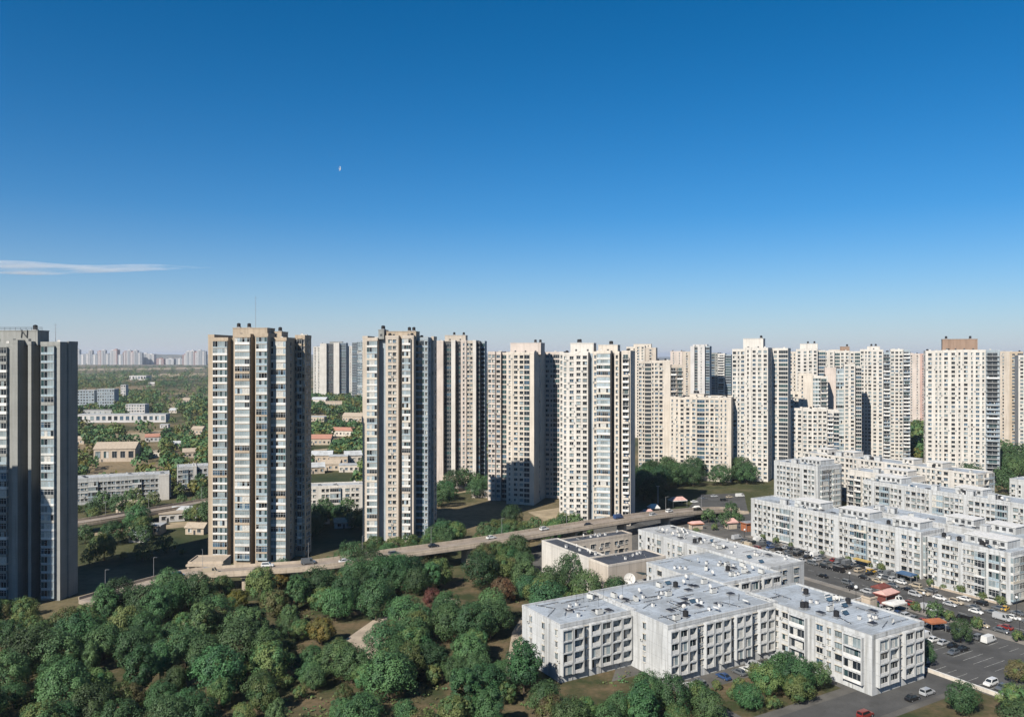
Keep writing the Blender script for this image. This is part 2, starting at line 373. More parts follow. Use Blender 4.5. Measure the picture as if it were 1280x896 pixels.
key_mb = {}; ROOFBITS = {}; ROOFNAME = {}
def roofbit(c, key, name, f):
    b = MB(); f(b); key_mb[key] = b; ROOFBITS[c] = key; ROOFNAME[c] = name
def _f(b): b.box(-.35, .35, -.35, .35, -.05, .9, 'trim_white'); b.box(-.45, .45, -.45, .45, .9, 1.0, 'metal_grey')
roofbit('v', 'rb_v', 'roof_vent', _f)
def _f(b): b.box(-.8, .8, -1.0, 1.0, -.05, .45, 'metal_grey'); b.box(-.85, .85, -1.05, 1.05, .45, .53, 'dark_metal')
roofbit('h', 'rb_h', 'roof_hatch', _f)
def _f(b):
    b.tube((0, 0, -.05), (0, 0, .9), .04, .04, 'metal_grey')
    for i in range(10):
        for j, (ra, rb, za, zb) in enumerate(((0.001, .35, .95, .99), (.35, .62, .99, 1.1))):
            t0, t1 = 2*math.pi*i/10, 2*math.pi*(i+1)/10
            def P(r_, t, z): return (r_*math.cos(t), -(z-.9)*.8 - .1, 1.1 + r_*math.sin(t))
            b.poly([P(ra, t0, za), P(rb, t0, zb), P(rb, t1, zb), P(ra, t1, za)], 'cloth_white')
    b.tube((0, -.1, 1.1), (0, -.6, 1.1), .02, .02, 'metal_grey')
roofbit('d', 'rb_d', 'satellite_dish', _f)
def _f(b): b.tube((-3.2, 0, .18), (3.2, 0, .18), .07, .07, 'dark_metal'); [b.box(q - .1, q + .1, -.1, .1, -.05, .12, 'trim_white') for q in (-2.5, 0, 2.5)]
roofbit('p', 'rb_p', 'roof_pipe', _f)
def _f(b):
    b.tube((0, 0, -.05), (0, 0, 3.2), .04, .025, 'dark_metal', 5)
    for q in range(5): b.tube((-.5 + q*.06, 0, 3.15 - q*.22), (.5 - q*.06, 0, 3.15 - q*.22), .02, .02, 'dark_metal', 4)
roofbit('a', 'rb_a', 'aerial', _f)
def _f(b): b.box(-1.3, 1.3, -1.6, 1.6, -.05, 2.3, 'slab_wall'); b.box(-1.45, 1.45, -1.75, 1.75, 2.3, 2.45, 'roof_pale'); b.box(-.45, .45, -1.64, -1.58, .05, 2.0, 'frame_dark')
roofbit('s', 'rb_s', 'stair_head', _f)
def _f(b): b.cyl(0, 0, .3, 1.7, .75, .75, 'tank_black', 12); b.cyl(0, 0, 1.7, 1.95, .75, .25, 'tank_black', 12); b.box(-.8, .8, -.8, .8, -.05, .3, 'metal_grey')
roofbit('t', 'rb_t', 'water_tank', _f)
def _f(b): b.box(-1.0, 1.0, -.5, .5, .1, 1.3, 'ac_white'); b.box(-.9, .9, -.4, .4, -.05, .1, 'dark_metal'); b.cyl(-.5, 0, 1.3, 1.38, .38, .38, 'frame_dark', 10); b.cyl(.5, 0, 1.3, 1.38, .38, .38, 'frame_dark', 10)
roofbit('c', 'rb_c', 'condenser', _f)
def _f(b):
    b.poly([(-1, -.5, .25), (1, -.5, .25), (1, .5, .95), (-1, .5, .95)], 'glass_blue'); b.tube((-1.05, .55, 1.05), (1.05, .55, 1.05), .22, .22, 'frame_white', 8)
    for q in (-.9, .9): b.tube((q, .5, 0), (q, .5, .95), .03, .03, 'metal_grey', 4); b.tube((q, -.5, 0), (q, -.5, .25), .03, .03, 'metal_grey', 4)
roofbit('w', 'rb_w', 'solar_heater', _f)

FH = 2.9
def tower(name, label, cat, px0, d, ztop, theta, front, depth=20, right='P', left='', ph=None, single=True, roof='roof_grey', seed=1, group=None, z0=0.0, rclut=6, tank=True):
    """front: (photo px of the block's right edge, setback, bays, wall, extra height). Built where it stands, in metres."""
    th = R(theta); c, sn = math.cos(th), math.sin(th); k0 = (px0 - 640) / 1000
    P0 = (k0 * d, d)
    B = Building(name, label, cat, P0, -th, seed, group, single)
    s0 = 0.0; segs = []
    for fi, (px, sb, bays, wm, dz) in enumerate(front):
        k = (px - 640) / 1000; eb = min(sb, front[fi + 1][1]) if fi + 1 < len(front) else sb      # the forward one of two neighbours shows its corner
        s1 = max(s0 + .4, (k * (P0[1] + eb * c) - P0[0] - eb * sn) / (c + k * sn))
        segs.append((s0, s1, sb, bays, wm, dz)); s0 = s1
    Wd = s0
    for i, (a, b, sb, bays, wm, dz) in enumerate(segs):
        zt = ztop + dz; B.block(a, b, sb, depth, z0, zt, wm, roof)
        nf = int((zt - z0 - .6) / FH)
        zb = zt - .45 - nf * FH
        B.facade((a, sb), (b, sb), zb, nf, FH, bays, wm)
        if i + 1 < len(segs) and segs[i+1][2] - sb > 7 and dz > -20:
            B.facade((b, sb), (b, segs[i+1][2]), zb, nf, FH, 'PSP', wm, ac=.2)
        if i and segs[i-1][2] - sb > 7: B.facade((a, segs[i-1][2]), (a, sb), zb, nf, FH, 'PWP', wm)
    nf = int((ztop - z0 - .6) / FH); zb = ztop - .45 - nf * FH
    a, b, sb, bays, wm, dz = segs[-1]
    if right.strip('P'): B.facade((Wd, sb), (Wd, depth), zb, nf, FH, right, wm)
    if left: B.facade((0, depth), (0, segs[0][2]), zb, nf, FH, left, segs[0][4])
    if ph:
        pm = MB(); rm = MB()
        for (pa, pb, py0, py1, zt, m) in ph:
            def sx(px, sb):
                k = (px - 640) / 1000; return (k * (P0[1] + sb * c) - P0[0] - sb * sn) / (c + k * sn)
            x0, x1 = sx(pa, py0), sx(pb, py0)
            pm.box(x0, x1, py0, py1, ztop - .2, zt, m); pm.box(x0 - .12, x1 + .12, py0 - .12, py1 + .12, zt, zt + .3, m)
            n = max(1, int((x1 - x0) / 5))
            for i in range(n):
                xm = x0 + (x1 - x0) * (i + .5) / n; pm.box(xm - .5, xm + .5, py0 - .03, py0 + .05, ztop + 1.1, ztop + 2.1, 'frame_dark')
            if tank:
                for q in range(2):
                    B.clutter(x0, x1, py0, py1, zt + .35, 1, 't')
        pm.build('machine_room', B.o)
    for (a, b, sb, bays, wm, dz) in segs:
        if b - a > 4 and depth - sb > 6: B.clutter(a, b, sb, depth, ztop + dz + .12, 2, 'vdctv')
    B.finish()
    return B, segs

# ------------------------------------------------------------------ the towers
def mast(B, x, y, z, h, name='antenna'):
    b = MB(); b.tube((0, 0, -.2), (0, 0, h), .09, .04, 'metal_grey'); 
    for q in (.55, .75, .92): b.tube((-.7, 0, h * q), (.7, 0, h * q), .03, .03, 'metal_grey', 4)
    b.build(name, B.o, (x, y, z))

# left edge of the picture: grey tower
B1, S1 = tower('apartment_tower', 'grey concrete tower at the left edge, dark N on its roof box', 'tower block', -62, 280, 88.4, 5,
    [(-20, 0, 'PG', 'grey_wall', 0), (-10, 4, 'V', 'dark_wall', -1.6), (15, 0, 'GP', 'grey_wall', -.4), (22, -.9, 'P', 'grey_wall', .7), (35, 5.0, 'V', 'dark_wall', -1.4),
     (39, .6, 'P', 'grey_wall', .2), (51, 5.0, 'V', 'dark_wall', -.8), (75, 0, 'pGP', 'grey_wall', 0), (84.5, 4, 'P', 'grey_wall', .2)], depth=9.2,
    ph=[(-30, 47, 2.6, 8.6, 93.2, 'grey_wall')], seed=11)
# the N on its roof box, and the roof railing
a = Vector((S1[3][0] + .9, 2.5, 90.9)); nb = MB()
for (x0, z0, x1, z1) in ((0, 0, .35, 2.7), (0, 2.7, 2.1, 0), (2.1, 0, 2.3, 2.7)):
    nb.tube((x0, 0, z0), (x1, 0, z1), .2, .2, 'frame_dark', 6)
nb.build('rooftop_letter', B1.o, tuple(a))
rb = MB(); xa, xb = S1[0][0] + 4, S1[4][1] + 3.5
for q in (.55, 1.0): rb.tube((xa, 3.0, 93.5 + q), (xb, 3.0, 93.5 + q), .07, .07, 'frame_dark', 5)
for i in range(15): rb.tube((xa + (xb - xa) * i / 14, 3.0, 93.4), (xa + (xb - xa) * i / 14, 3.0, 94.5), .05, .05, 'frame_dark', 5)
rb.build('roof_railing', B1.o); mast(B1, xb + 2.2, 7, 89, 7)

B2, S2 = tower('apartment_tower', 'tall tan tower with glazed bays and a roof mast behind the park trees', 'tower block', 258, 324, 91.6, 3,
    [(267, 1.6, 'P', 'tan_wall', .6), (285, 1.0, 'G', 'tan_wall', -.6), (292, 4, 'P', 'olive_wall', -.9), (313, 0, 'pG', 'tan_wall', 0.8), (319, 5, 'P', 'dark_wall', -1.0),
     (335, 0, 'pG', 'tan_wall', 1.0), (358, 4, 'G', 'tan_wall', -.6), (381, 15, 'WGW', 'tan_wall', .6)], depth=24, right='PWWP',
    ph=[(291, 334, 3, 12, 95.6, 'tan_wall'), (338, 352, 8, 16, 94.2, 'tan_wall')], seed=12)
mast(B2, S2[3][1] - .5, 7, 95.8, 13.5)
B3, S3 = tower('apartment_tower', 'tan and grey tower with white glazed bays, second from the left above the viaduct', 'tower block', 452, 362, 92.2, 4,
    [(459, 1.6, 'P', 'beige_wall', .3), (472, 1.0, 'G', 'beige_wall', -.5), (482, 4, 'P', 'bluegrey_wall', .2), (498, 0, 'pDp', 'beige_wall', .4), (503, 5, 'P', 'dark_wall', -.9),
     (517, 0, 'GP', 'beige_wall', .5), (535, 5.5, 'VS', 'bluegrey_wall', -.3), (542, 14, 'PS', 'beige_wall', .3)], depth=23, right='PWP',
    ph=[(473, 480, 2, 11, 96.0, 'grey_wall'), (483, 520, 3, 12, 95.3, 'tan_wall')], seed=13)
B4, S4 = tower('apartment_tower', 'slender tower of pinkish piers and dark glass strips behind the tan towers', 'tower block', 545, 515, 93.0, 5,
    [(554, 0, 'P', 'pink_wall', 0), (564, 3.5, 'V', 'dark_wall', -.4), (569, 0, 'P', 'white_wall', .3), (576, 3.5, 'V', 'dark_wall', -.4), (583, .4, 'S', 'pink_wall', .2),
     (591, 1.2, 'D', 'beige_wall', 0), (595, .2, 'P', 'white_wall', .2), (600, 3, 'V', 'dark_wall', -.4), (606, 7, 'V', 'bluegrey_wall', -.2)], depth=18,
    ph=[(556, 582, 4, 13, 97.2, 'beige_wall')], seed=14)
B5, S5 = tower('apartment_tower', 'cream slab tower with a broad dark blank side, right of the slender dark-glass tower', 'tower block', 605, 460, 85.2, 17,
    [(619, 7, 'WW', 'pink_wall', .6), (626, 8, 'W', 'pink_wall', .4), (633, 10, 'V', 'beige_wall', 0), (641, 0, 'S', 'cream_wall', .3), (655, .3, 'WW', 'cream_wall', .2), (662, -.2, 'V', 'cream_wall', .1), (667.5, 0, 'P', 'cream_wall', .4),
     (700, 25, 'WSV', 'pink_wall', .3)], depth=38, ph=[(638, 676, 8, 17, 91.4, 'pink_wall')], seed=15)
B6, S6 = tower('apartment_tower', 'cream and white tower with dark slots between its bays, nearest beside the viaduct bend', 'tower block', 697, 408, 85.6, 17,
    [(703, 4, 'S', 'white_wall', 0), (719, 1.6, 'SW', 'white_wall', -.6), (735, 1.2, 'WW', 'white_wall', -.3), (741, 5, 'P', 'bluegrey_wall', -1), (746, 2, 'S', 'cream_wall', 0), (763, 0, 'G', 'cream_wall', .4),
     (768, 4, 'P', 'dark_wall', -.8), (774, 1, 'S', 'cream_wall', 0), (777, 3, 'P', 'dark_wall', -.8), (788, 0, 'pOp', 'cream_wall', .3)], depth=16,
    ph=[(713, 742, 5, 12, 90.6, 'white_wall'), (748, 772, 5, 13, 89.6, 'cream_wall')], seed=16)
B8, S8 = tower('apartment_tower', 'cream tower with a column of open balconies, left behind the lower curved block', 'tower block', 798, 562, 79.6, 10,
    [(806, .5, 'WS', 'cream_wall', 0), (814, 0, 'V', 'cream_wall', -.3), (829, .2, 'SWW', 'cream_wall', .2), (838, 0, 'P', 'cream_wall', .4), (854, 1.6, 'OO', 'beige_wall', -3)], depth=18,
    seed=17)
B9, S9 = tower('apartment_block', 'lower cream block of nineteen floors with a dark right side below the far towers', 'apartment block', 837, 548, 55.2, 22,
    [(849, 1, 'SS', 'cream_wall', 0), (856, .3, 'W', 'cream_wall', -.3), (871, 0, 'WW', 'cream_wall', .2), (881, .4, 'V', 'cream_wall', -.2), (899, 0, 'WWW', 'cream_wall', .1), (914, .3, 'SSP', 'cream_wall', .2)],
    depth=26, ph=[(862, 880, 8, 16, 57.6, 'cream_wall')], seed=18)
B10, S10 = tower('apartment_tower', 'tall white tower with a wide dark blue side and stepped roof box', 'tower block', 915, 545, 88.4, 27,
    [(931, .4, 'WSW', 'white_wall', -.6), (939, -.5, 'S', 'white_wall', .4), (960, 0, 'WWW', 'white_wall', .2), (985, 17, 'WV', 'white_wall', 0)], depth=30,
    ph=[(929, 954, 5, 13, 95.6, 'white_wall')], seed=19)
B11, S11 = tower('apartment_tower', 'cream tower stepping down at its front, crowned by cluttered roof boxes', 'tower block', 985, 660, 87.5, 22,
    [(995, 3, 'WS', 'cream_wall', -1), (1010, 1, 'WW', 'white_wall', 1), (1022, 0, 'WW', 'white_wall', 1.4), (1032, 4, 'V', 'white_wall', 0)], depth=20, ph=[(1000, 1022, 6, 15, 93.6, 'white_wall')], seed=20)
B11b, _ = tower('apartment_tower', 'cream mid-height tower with blue balconies in front of the cluttered-roof tower', 'tower block', 984, 600, 68.0, 20,
    [(998, 3, 'OW', 'cream_wall', -12), (1016, 0, 'SP', 'cream_wall', 2), (1035, 1.5, 'GO', 'white_wall', 0)], depth=14, seed=21)
B11c, _ = tower('apartment_block', 'white block of fifteen floors standing behind the roadside slabs', 'apartment block', 984, 560, 46.4, 20,
    [(1003, 0, 'SWW', 'white_wall', .4), (1022, .6, 'WWW', 'white_wall', 0), (1034, .2, 'WW', 'white_wall', .2), (1049, 2, 'OV', 'white_wall', -1)], depth=16, seed=22)
B12, _ = tower('apartment_tower', 'white tower behind the one with blue balcony stripes', 'tower block', 1028, 690, 86.8, 22,
    [(1043, 0, 'WW', 'white_wall', .6), (1050, 2, 'V', 'white_wall', 0), (1062, 0, 'WW', 'white_wall', .4), (1078, 1, 'WV', 'white_wall', 0)], depth=18, ph=[(1050, 1062, 6, 13, 91.5, 'brown_wall')], seed=23)
B12b, _ = tower('apartment_tower', 'pale tower with a column of blue balconies between two white towers', 'tower block', 1031, 610, 74.2, 20,
    [(1045, 0, 'P', 'pink_wall', 0), (1055, 2, 'G', 'bluegrey_wall', -1), (1069, 0, 'WW', 'white_wall', 2.6), (1077, 3, 'V', 'white_wall', 1)], depth=16, seed=24)
B13, _ = tower('apartment_tower', 'white tower with a dark balcony slot down its middle, left of the rose tower', 'tower block', 1075, 640, 88.0, 24,
    [(1090, .6, 'WSW', 'white_wall', .3), (1104, 0, 'WW', 'white_wall', 0), (1113, 2.2, 'O', 'bluegrey_wall', -2), (1129, 0, 'WWW', 'white_wall', .2), (1138, 2, 'O', 'bluegrey_wall', 0)], depth=18,
    ph=[(1084, 1100, 6, 14, 91.2, 'white_wall')], seed=25)
B13p, _ = tower('apartment_tower', 'rose coloured tower seen between two white towers', 'tower block', 1136, 900, 85.0, 24,
    [(1150, 0, 'SS', 'pink_wall', 0), (1172, .5, 'SSS', 'rose_wall', .2)], depth=20, seed=26)
B14, S14 = tower('apartment_tower', 'broad white tower with a brown roof box, in front of the trees at right', 'tower block', 1157, 535, 87.0, 24,
    [(1168, 1.2, 'W', 'white_wall', -.4), (1178, .8, 'SS', 'white_wall', -.2), (1196, .1, 'WW', 'white_wall', 0), (1212, .4, 'SW', 'white_wall', .2), (1232, 0, 'SWS', 'white_wall', .1), (1250, .8, 'O', 'bluegrey_wall', 0)],
    depth=20, left='PSWP', ph=[(1178, 1222, 6, 14, 95.0, 'brown_wall')], seed=27)
B15, _ = tower('apartment_tower', 'tan tower partly hidden right of the broad white tower', 'tower block', 1246, 720, 86.6, 24,
    [(1262, 0, 'PSP', 'beige_wall', .4), (1272, 1, 'W', 'tan_wall', 0), (1279, 3, 'V', 'tan_wall', 0)], depth=18, seed=28)
B16, _ = tower('apartment_tower', 'white tower cut by the right picture edge beside the tan one', 'tower block', 1273, 640, 83.5, 24,
    [(1290, 0, 'WW', 'white_wall', 0), (1312, .5, 'SWS', 'pink_wall', .2)], depth=18, seed=29)
# further back: windows are only a pixel or two, so each tower keeps them in one piece
farT = [('cream far tower right behind the dark-slotted cream tower', 783, 820, 92, [(795, 0, 'WS', 'cream_wall', 0), (806, -.5, 'WW', 'cream_wall', 1.5), (820, .6, 'W', 'beige_wall', -1)], (792, 814, 95.5)),
        ('beige far tower above the lower cream block, left of the pier-fronted tower', 838, 930, 88, [(853, 0, 'SS', 'pink_wall', 0), (864, .6, 'W', 'beige_wall', -.5)], None),
        ('tall far tower with plain vertical piers above the lower cream block', 863, 860, 93, [(868, 0, 'P', 'far_white', 0), (872, 1.5, 'V', 'grey_wall', 0), (881, 0, 'PSP', 'far_white', .3), (887, 3, 'V', 'bluegrey_wall', 0)], (866, 884, 95.5)),
        ('bluish far tower between the pier-fronted tower and the tall white one', 886, 910, 86, [(897, 0, 'VS', 'grey_wall', 0), (906, .6, 'O', 'white_wall', -1), (914, 3, 'V', 'bluegrey_wall', -2)], None),
        ('grey far tower behind the rose tower and the slotted white tower', 1120, 1050, 86, [(1132, 0, 'SS', 'white_wall', 0), (1142, .6, 'S', 'pink_wall', 0)], None),
        ('cream far tower in the gap right of the cluttered-roof tower', 1036, 1000, 90, [(1050, 0, 'SS', 'cream_wall', 0), (1068, .6, 'SS', 'white_wall', -2)], None),
        ('pale far tower beside the wide dark side of the tall white tower', 970, 900, 85, [(980, 0, 'SS', 'pink_wall', 0), (992, .6, 'SS', 'cream_wall', 1)], None),
        ('cream far tower between the dark-sided slab tower and nearest cream tower', 676, 640, 84.5, [(690, 0, 'SS', 'pink_wall', 0), (702, 1, 'SW', 'cream_wall', .4)], None)]
for i, (lb, px, d, zt, fr, ph) in enumerate(farT):
    tower('apartment_tower', lb, 'tower block', px, d, zt, 22 if px > 800 else 15, fr, depth=18, ph=[(ph[0], ph[1], 5, 13, ph[2], fr[0][3])] if ph else None, single=False, seed=40 + i, tank=False)
tower('apartment_tower', 'far twin-strip white tower seen between the two tan towers', 'tower block', 391, 1500, 102, 0,
    [(400, 4, 'WW', 'white_wall', -3), (408, 0, 'P', 'white_wall', 3), (417, 5, 'V', 'dark_wall', 2), (424, 0, 'P', 'white_wall', 4), (432.5, 5, 'V', 'bluegrey_wall', 4), (440, 12, 'SS', 'white_wall', -2)], depth=24, single=False, seed=60,
    ph=[(412, 428, 6, 14, 109, 'grey_wall')], tank=False)
tower('apartment_tower', 'far bluish tower half hidden by the second tan tower', 'tower block', 440, 1420, 106, 0, [(446, 0, 'V', 'bluegrey_wall', 0), (456, 2, 'GS', 'bluegrey_wall', 1)], depth=20, single=False, seed=61, tank=False)
# a neighbour outside the picture on the left: its shadow lies on the grey tower's foot
Bq = Building('apartment_tower', 'grey tower standing outside the picture to the left', 'tower block', (-226, 215), R(-5), 70, None, False)
Bq.block(0, 26, 0, 16, 0, 92, 'grey_wall'); Bq.facade((0, 0), (26, 0), 1.5, 30, FH, 'PGPVPGP', 'grey_wall'); Bq.facade((26, 0), (26, 16), 1.5, 30, FH, 'PWWP', 'grey_wall'); Bq.finish()

# ------------------------------------------------------------------ the low estate (street grid)
def grid_building(name, label, cat, u0, v0, seed, group=None):
    return Building(name, label, cat, UV(u0, v0), GROT, seed, group)
SW = 'slab_wall'
# A: the comb-shaped block nearest to us
A = grid_building('apartment_block', 'nearest low white block with stepped wings and a cluttered blue-grey roof', 'apartment block', 116, 134, 101)
def wing(B, x0, x1, y0, y1, h, m, roof, par=.55, parm=None): return B.block(x0, x1, y0, y1, 0, h, m, roof, par, parm)
wing(A, 0, 25, 38, 57, 14.6, SW, 'roof_blue'); wing(A, 23.3, 64.0, 23, 57.6, 14.7, SW, 'roof_blue'); wing(A, 62.4, 84, -8, 33.5, 14.5, SW, 'roof_blue')
A.facade((0, 57), (0, 38), 2.0, 4, 3.0, 'PSPSPS', SW, ac=.3)
A.facade((0, 38), (23, 38), 2.0, 4, 3.0, 'LLTLLLL', SW)
A.facade((23.3, 38), (23.3, 23), 2.0, 4, 3.0, 'PSPP', SW, ac=.2)
A.facade((23.3, 23), (62, 23), 2.0, 4, 3.0, 'LLLDLLLTLLDLL', SW)
A.facade((62.4, 23), (62.4, -8), 2.0, 4, 3.0, 'SWLPWSWLP', SW, ac=.3)
A.facade((62.4, -8), (84, -8), 2.0, 4, 3.0, 'PLLTLLP', SW)
A.drains((0, 38), (23, 38), 14, 3); A.drains((23.3, 23), (62, 23), 14, 5); A.drains((62.4, 23), (62.4, -8), 14, 4); A.drains((0, 57), (0, 38), 14, 2)
A.clutter(2, 24, 39, 56, 14.75, 24, 'vpdphcvpa'); A.clutter(25, 62, 24, 56, 14.85, 66, 'vpdphctvwpha'); A.clutter(64, 82, -6, 32, 14.75, 38, 'vpdphcwtpa')
A.finish()
# B: dark roofed L with a courtyard
Bc = grid_building('courtyard_block', 'low beige block with a dark flat roof round an open courtyard', 'apartment block', 169, 221, 102)
wing(Bc, 0, 7.5, 11.5, 42.5, 12.0, 'white_wall', 'roof_dark', .5, 'white_wall'); wing(Bc, 0, 26, 0, 11.52, 11.9, 'beige_wall', 'roof_dark', .5, 'cream_wall'); wing(Bc, 7.3, 40, 36.5, 43, 11.4, 'beige_wall', 'roof_dark', .5)
Bc.facade((7.5, 36.5), (38, 36.5), .4, 3, 3.4, 'SPTSPTPSTPSTS', 'beige_wall', ac=.25); Bc.facade((7.5, 11.5), (7.5, 36.5), .4, 3, 3.4, 'TPTPTPT', 'beige_wall')
Bc.facade((10, 0), (26, 0), 5.6, 2, 3.0, 'PPSS', 'beige_wall', ac=.3)
Bc.clutter(8, 26, 2, 10, 12.1, 6, 'vdp'); Bc.clutter(.8, 7, 10, 40, 12.2, 7, 'vd'); Bc.clutter(9, 38, 38, 42, 11.6, 8, 'vdhv'); Bc.finish()
# C: big flat roof behind
Cb = grid_building('apartment_block', 'wide low white block between the courtyard and the street, covered in roof clutter', 'apartment block', 178, 180, 103)
wing(Cb, 29, 46, 4, 71, 14.4, SW, 'roof_pale', .5); wing(Cb, 0, 29.6, 0, 31.5, 13.9, SW, 'roof_blue', .5)
wing(Cb, 18, 28.9, 32, 39, 11.0, SW, 'roof_pale', .5)
Cb.facade((29, 71), (29, 32), 1.5, 4, 3.0, 'SPSSTPSSTPSSPS', SW, ac=.3); Cb.facade((0, 31.5), (0, 0), 1.6, 4, 3.0, 'SWPSWPW', SW)
Cb.facade((0, 0), (29, 0), 1.6, 4, 3.0, 'LLTLLSLL', SW); Cb.facade((29.7, 4), (46, 4), 1.6, 4, 3.0, 'PDPTP', SW)
Cb.clutter(30, 45, 6, 69, 14.6, 46, 'vvdphctwvd'); Cb.clutter(1, 28, 1, 30, 14.1, 26, 'vvdphcvt'); Cb.clutter(19, 28, 33, 38, 11.2, 5, 'vdp'); Cb.finish()
# low annex in front of B
An = grid_building('annex', 'single-storey white annex between the dark-roofed block and the nearest roof', 'annex', 172, 203, 104)
wing(An, 0, 14, 0, 12.5, 7.0, SW, 'roof_pale', .4); An.facade((0, 12.5), (0, 0), .5, 2, 3.0, 'SPS', SW); An.clutter(3, 13, 2, 11, 7.2, 5, 'vpc'); An.finish()

def slab(label, u0, u1, v0, v1, h, seed, left, front, wall=SW, roof='roof_blue', clut=20, nf=None, base=1.2, single=True, kinds='vvdhctwspa'):
    B = grid_building('apartment_block', label, 'apartment block', u0, v0, seed); B.single = single
    w, l = u1 - u0, v1 - v0
    wing(B, 0, w, 0, l, h, wall, roof, .5); nf = nf or int((h - base) / 3.0)
    if left: B.facade((0, l), (0, 0), base, nf, 3.0, left, wall, ac=.35)
    B.drains((0, l), (0, 0), h, max(3, int(l / 9)))
    if front: B.facade((0, 0), (w, 0), base, nf, 3.0, front, wall, ac=.3)
    y = 4.0
    while y < l - 12:
        L = B.r.uniform(6, 15)
        if B.r.random() < .6: b = MB(); b.box(w * .38, w - 1.2, y, y + L, h - .1, h + 2.7, wall, 'roof_pale'); b.box(w * .38 - .25, w - 1.0, y - .2, y + L + .2, h + 2.702, h + 2.95, 'trim_white'); [b.box(w * .38 - .05, w * .38 + .05, y + 1 + q * 2.6, y + 2.4 + q * 2.6, h + .9, h + 2.2, 'frame_dark') for q in range(int((L - 1) / 2.6))]; b.build('roof_storey', B.o)
        y += L + B.r.uniform(3, 14)
    B.clutter(.8, w * .36, 1, l - 1, h + .15, clut, kinds); return B
E_ = slab('long cream slab block along the far side of the street with planting at its foot', 287, 302, 182, 266, 17.3, 111, 'PSWDSWGSPWDSWWSPDWGSWSDPWSW', 'PGGGP', clut=30)
E_.finish()
F_ = slab('shorter white slab block with balconies at its near end, beside the long cream slab', 284, 299, 148, 177.5, 17.2, 112, 'WWPDDPSDGPGWP', 'GGOO', clut=14)
E2 = slab('white slab block cut by the right picture edge beyond the yellow car', 286, 301, 112, 143, 17.0, 119, 'PWDPSWPGDPWP', 'GGO', clut=10); E2.finish()
F_.finish()
G_ = slab('long white slab block with teal balconies behind the street front', 364, 379, 150, 262, 20.4, 113, 'WSPWGDSPWWDSPGWSDPWWSDGPWSDOOGOOPW', 'GOG', clut=30, wall='slab_wall'); G_.finish()
G2 = slab('low white slab block with a roof of sheds behind the rounded-balcony block', 318, 333, 148, 232, 15.5, 114, 'WSPWDSGPWSDPWWSPGDSWPWD', 'GOG', clut=24); G2.finish()
H_ = slab('narrow white block of seven floors behind the far end of the long slab', 364, 384, 290, 320, 23.6, 115, 'PSDWSDPWDP', 'PGWGP', clut=9); H_.finish()
H2 = slab('long pale block of eight floors under the white towers', 402, 417, 226, 330, 25.2, 116, 'WSPWDSPWWDSPSWSDPWWSDPWSDWWPSWD', 'GOG', wall='white_wall', clut=22); H2.finish()
H3 = slab('stepped pale block between the narrow block and the long pale one', 384, 398, 250, 286, 21.4, 117, 'OODWSDPWDPO', 'PGWGP', wall='white_wall', clut=9); H3.finish()
x_, y_ = W(1262, 625); u_, v_ = toUV(x_, y_)
H4 = slab('small white block at the right picture edge in front of dark trees', u_, u_ + 14, v_ - 30, v_, 12.4, 118, 'WSPWDPWS', 'WW', clut=5); H4.finish()

# left: low blocks beyond the towers
Lb = Building('apartment_block', 'long grey-blue slab block of five floors in shade behind the grey tower', 'apartment block', W(86, 632), R(24), 121)
Lb.block(-8, 52, 0, 13, 0, 14.6, 'slab_grey', 'roof_pale', .5); Lb.facade((-8, 0), (46, 0), 1, 4, 3.0, 'WSDWSDGWSDWSDGDWS', 'slab_grey'); Lb.block(46.5, 51.8, -2, 0, 0, 14.2, 'white_wall', 'roof_pale', .5)
Lb.facade((52, 0), (52, 13), 1, 4, 3.0, 'GWG', 'slab_grey'); Lb.clutter(-4, 50, 1, 12, 14.8, 12, 'vvdh'); Lb.finish()
Lc = Building('apartment_block', 'white-ended slab block just left of the tall tan tower', 'apartment block', W(222, 613), R(24), 122)
Lc.block(0, 9, 0, 14, 0, 14.2, 'slab_grey', 'roof_pale', .5); Lc.block(9.1, 11, -.6, 14, 0, 14.4, 'white_wall', 'roof_pale', .5); Lc.block(11.1, 30, 1.5, 14, 0, 14.1, 'slab_grey', 'roof_pale', .5)
Lc.facade((0, 0), (9, 0), 1, 4, 3.0, 'DGD', 'slab_grey'); Lc.facade((11.2, 1.5), (29, 1.5), 1, 4, 3.0, 'WDWD', 'slab_grey'); Lc.clutter(1, 28, 3, 13, 14.4, 6, 'vdh'); Lc.finish()
Ld = Building('apartment_block', 'white slab block of four floors seen between the two tan towers', 'apartment block', W(374, 641), R(12), 123)
Ld.block(0, 36, 0, 12, 0, 13.6, 'white_wall', 'roof_pale', .5); Ld.facade((0, 0), (36, 0), 1, 4, 3.0, 'PSDPDGPWDPS', 'white_wall'); Ld.facade((36, 0), (36, 12), 1, 4, 3.0, 'WW', 'white_wall'); Ld.clutter(1, 34, 1, 11, 13.8, 7, 'vdh'); Ld.finish()
# podium with columns at the foot of the tan tower
px_, py_ = W(235, 724)
Pd = Building('podium', 'tan colonnaded podium at the foot of the tall tan tower', 'podium', (px_, py_), R(3), 124)
Pd.block(0, 13, 0, 10, 0, 6.2, 'plaster', 'tan_roof', .5)
for i in range(5): Pd.wall.box(.2 + i * 2.9, .9 + i * 2.9, -1.6, -1.0, 0, 5.3, 'plaster')
Pd.wall.box(-.2, 13.2, -1.9, .02, 5.301, 6.0, 'plaster')
for i in range(4): Pd.wall.poly([(1.1 + i * 2.9, -.03, .2), (2.9 + i * 2.9, -.03, .2), (2.9 + i * 2.9, -.03, 4.2), (1.1 + i * 2.9, -.03, 4.2)], 'glass_dark')
Pd.finish()

HVIEW = []
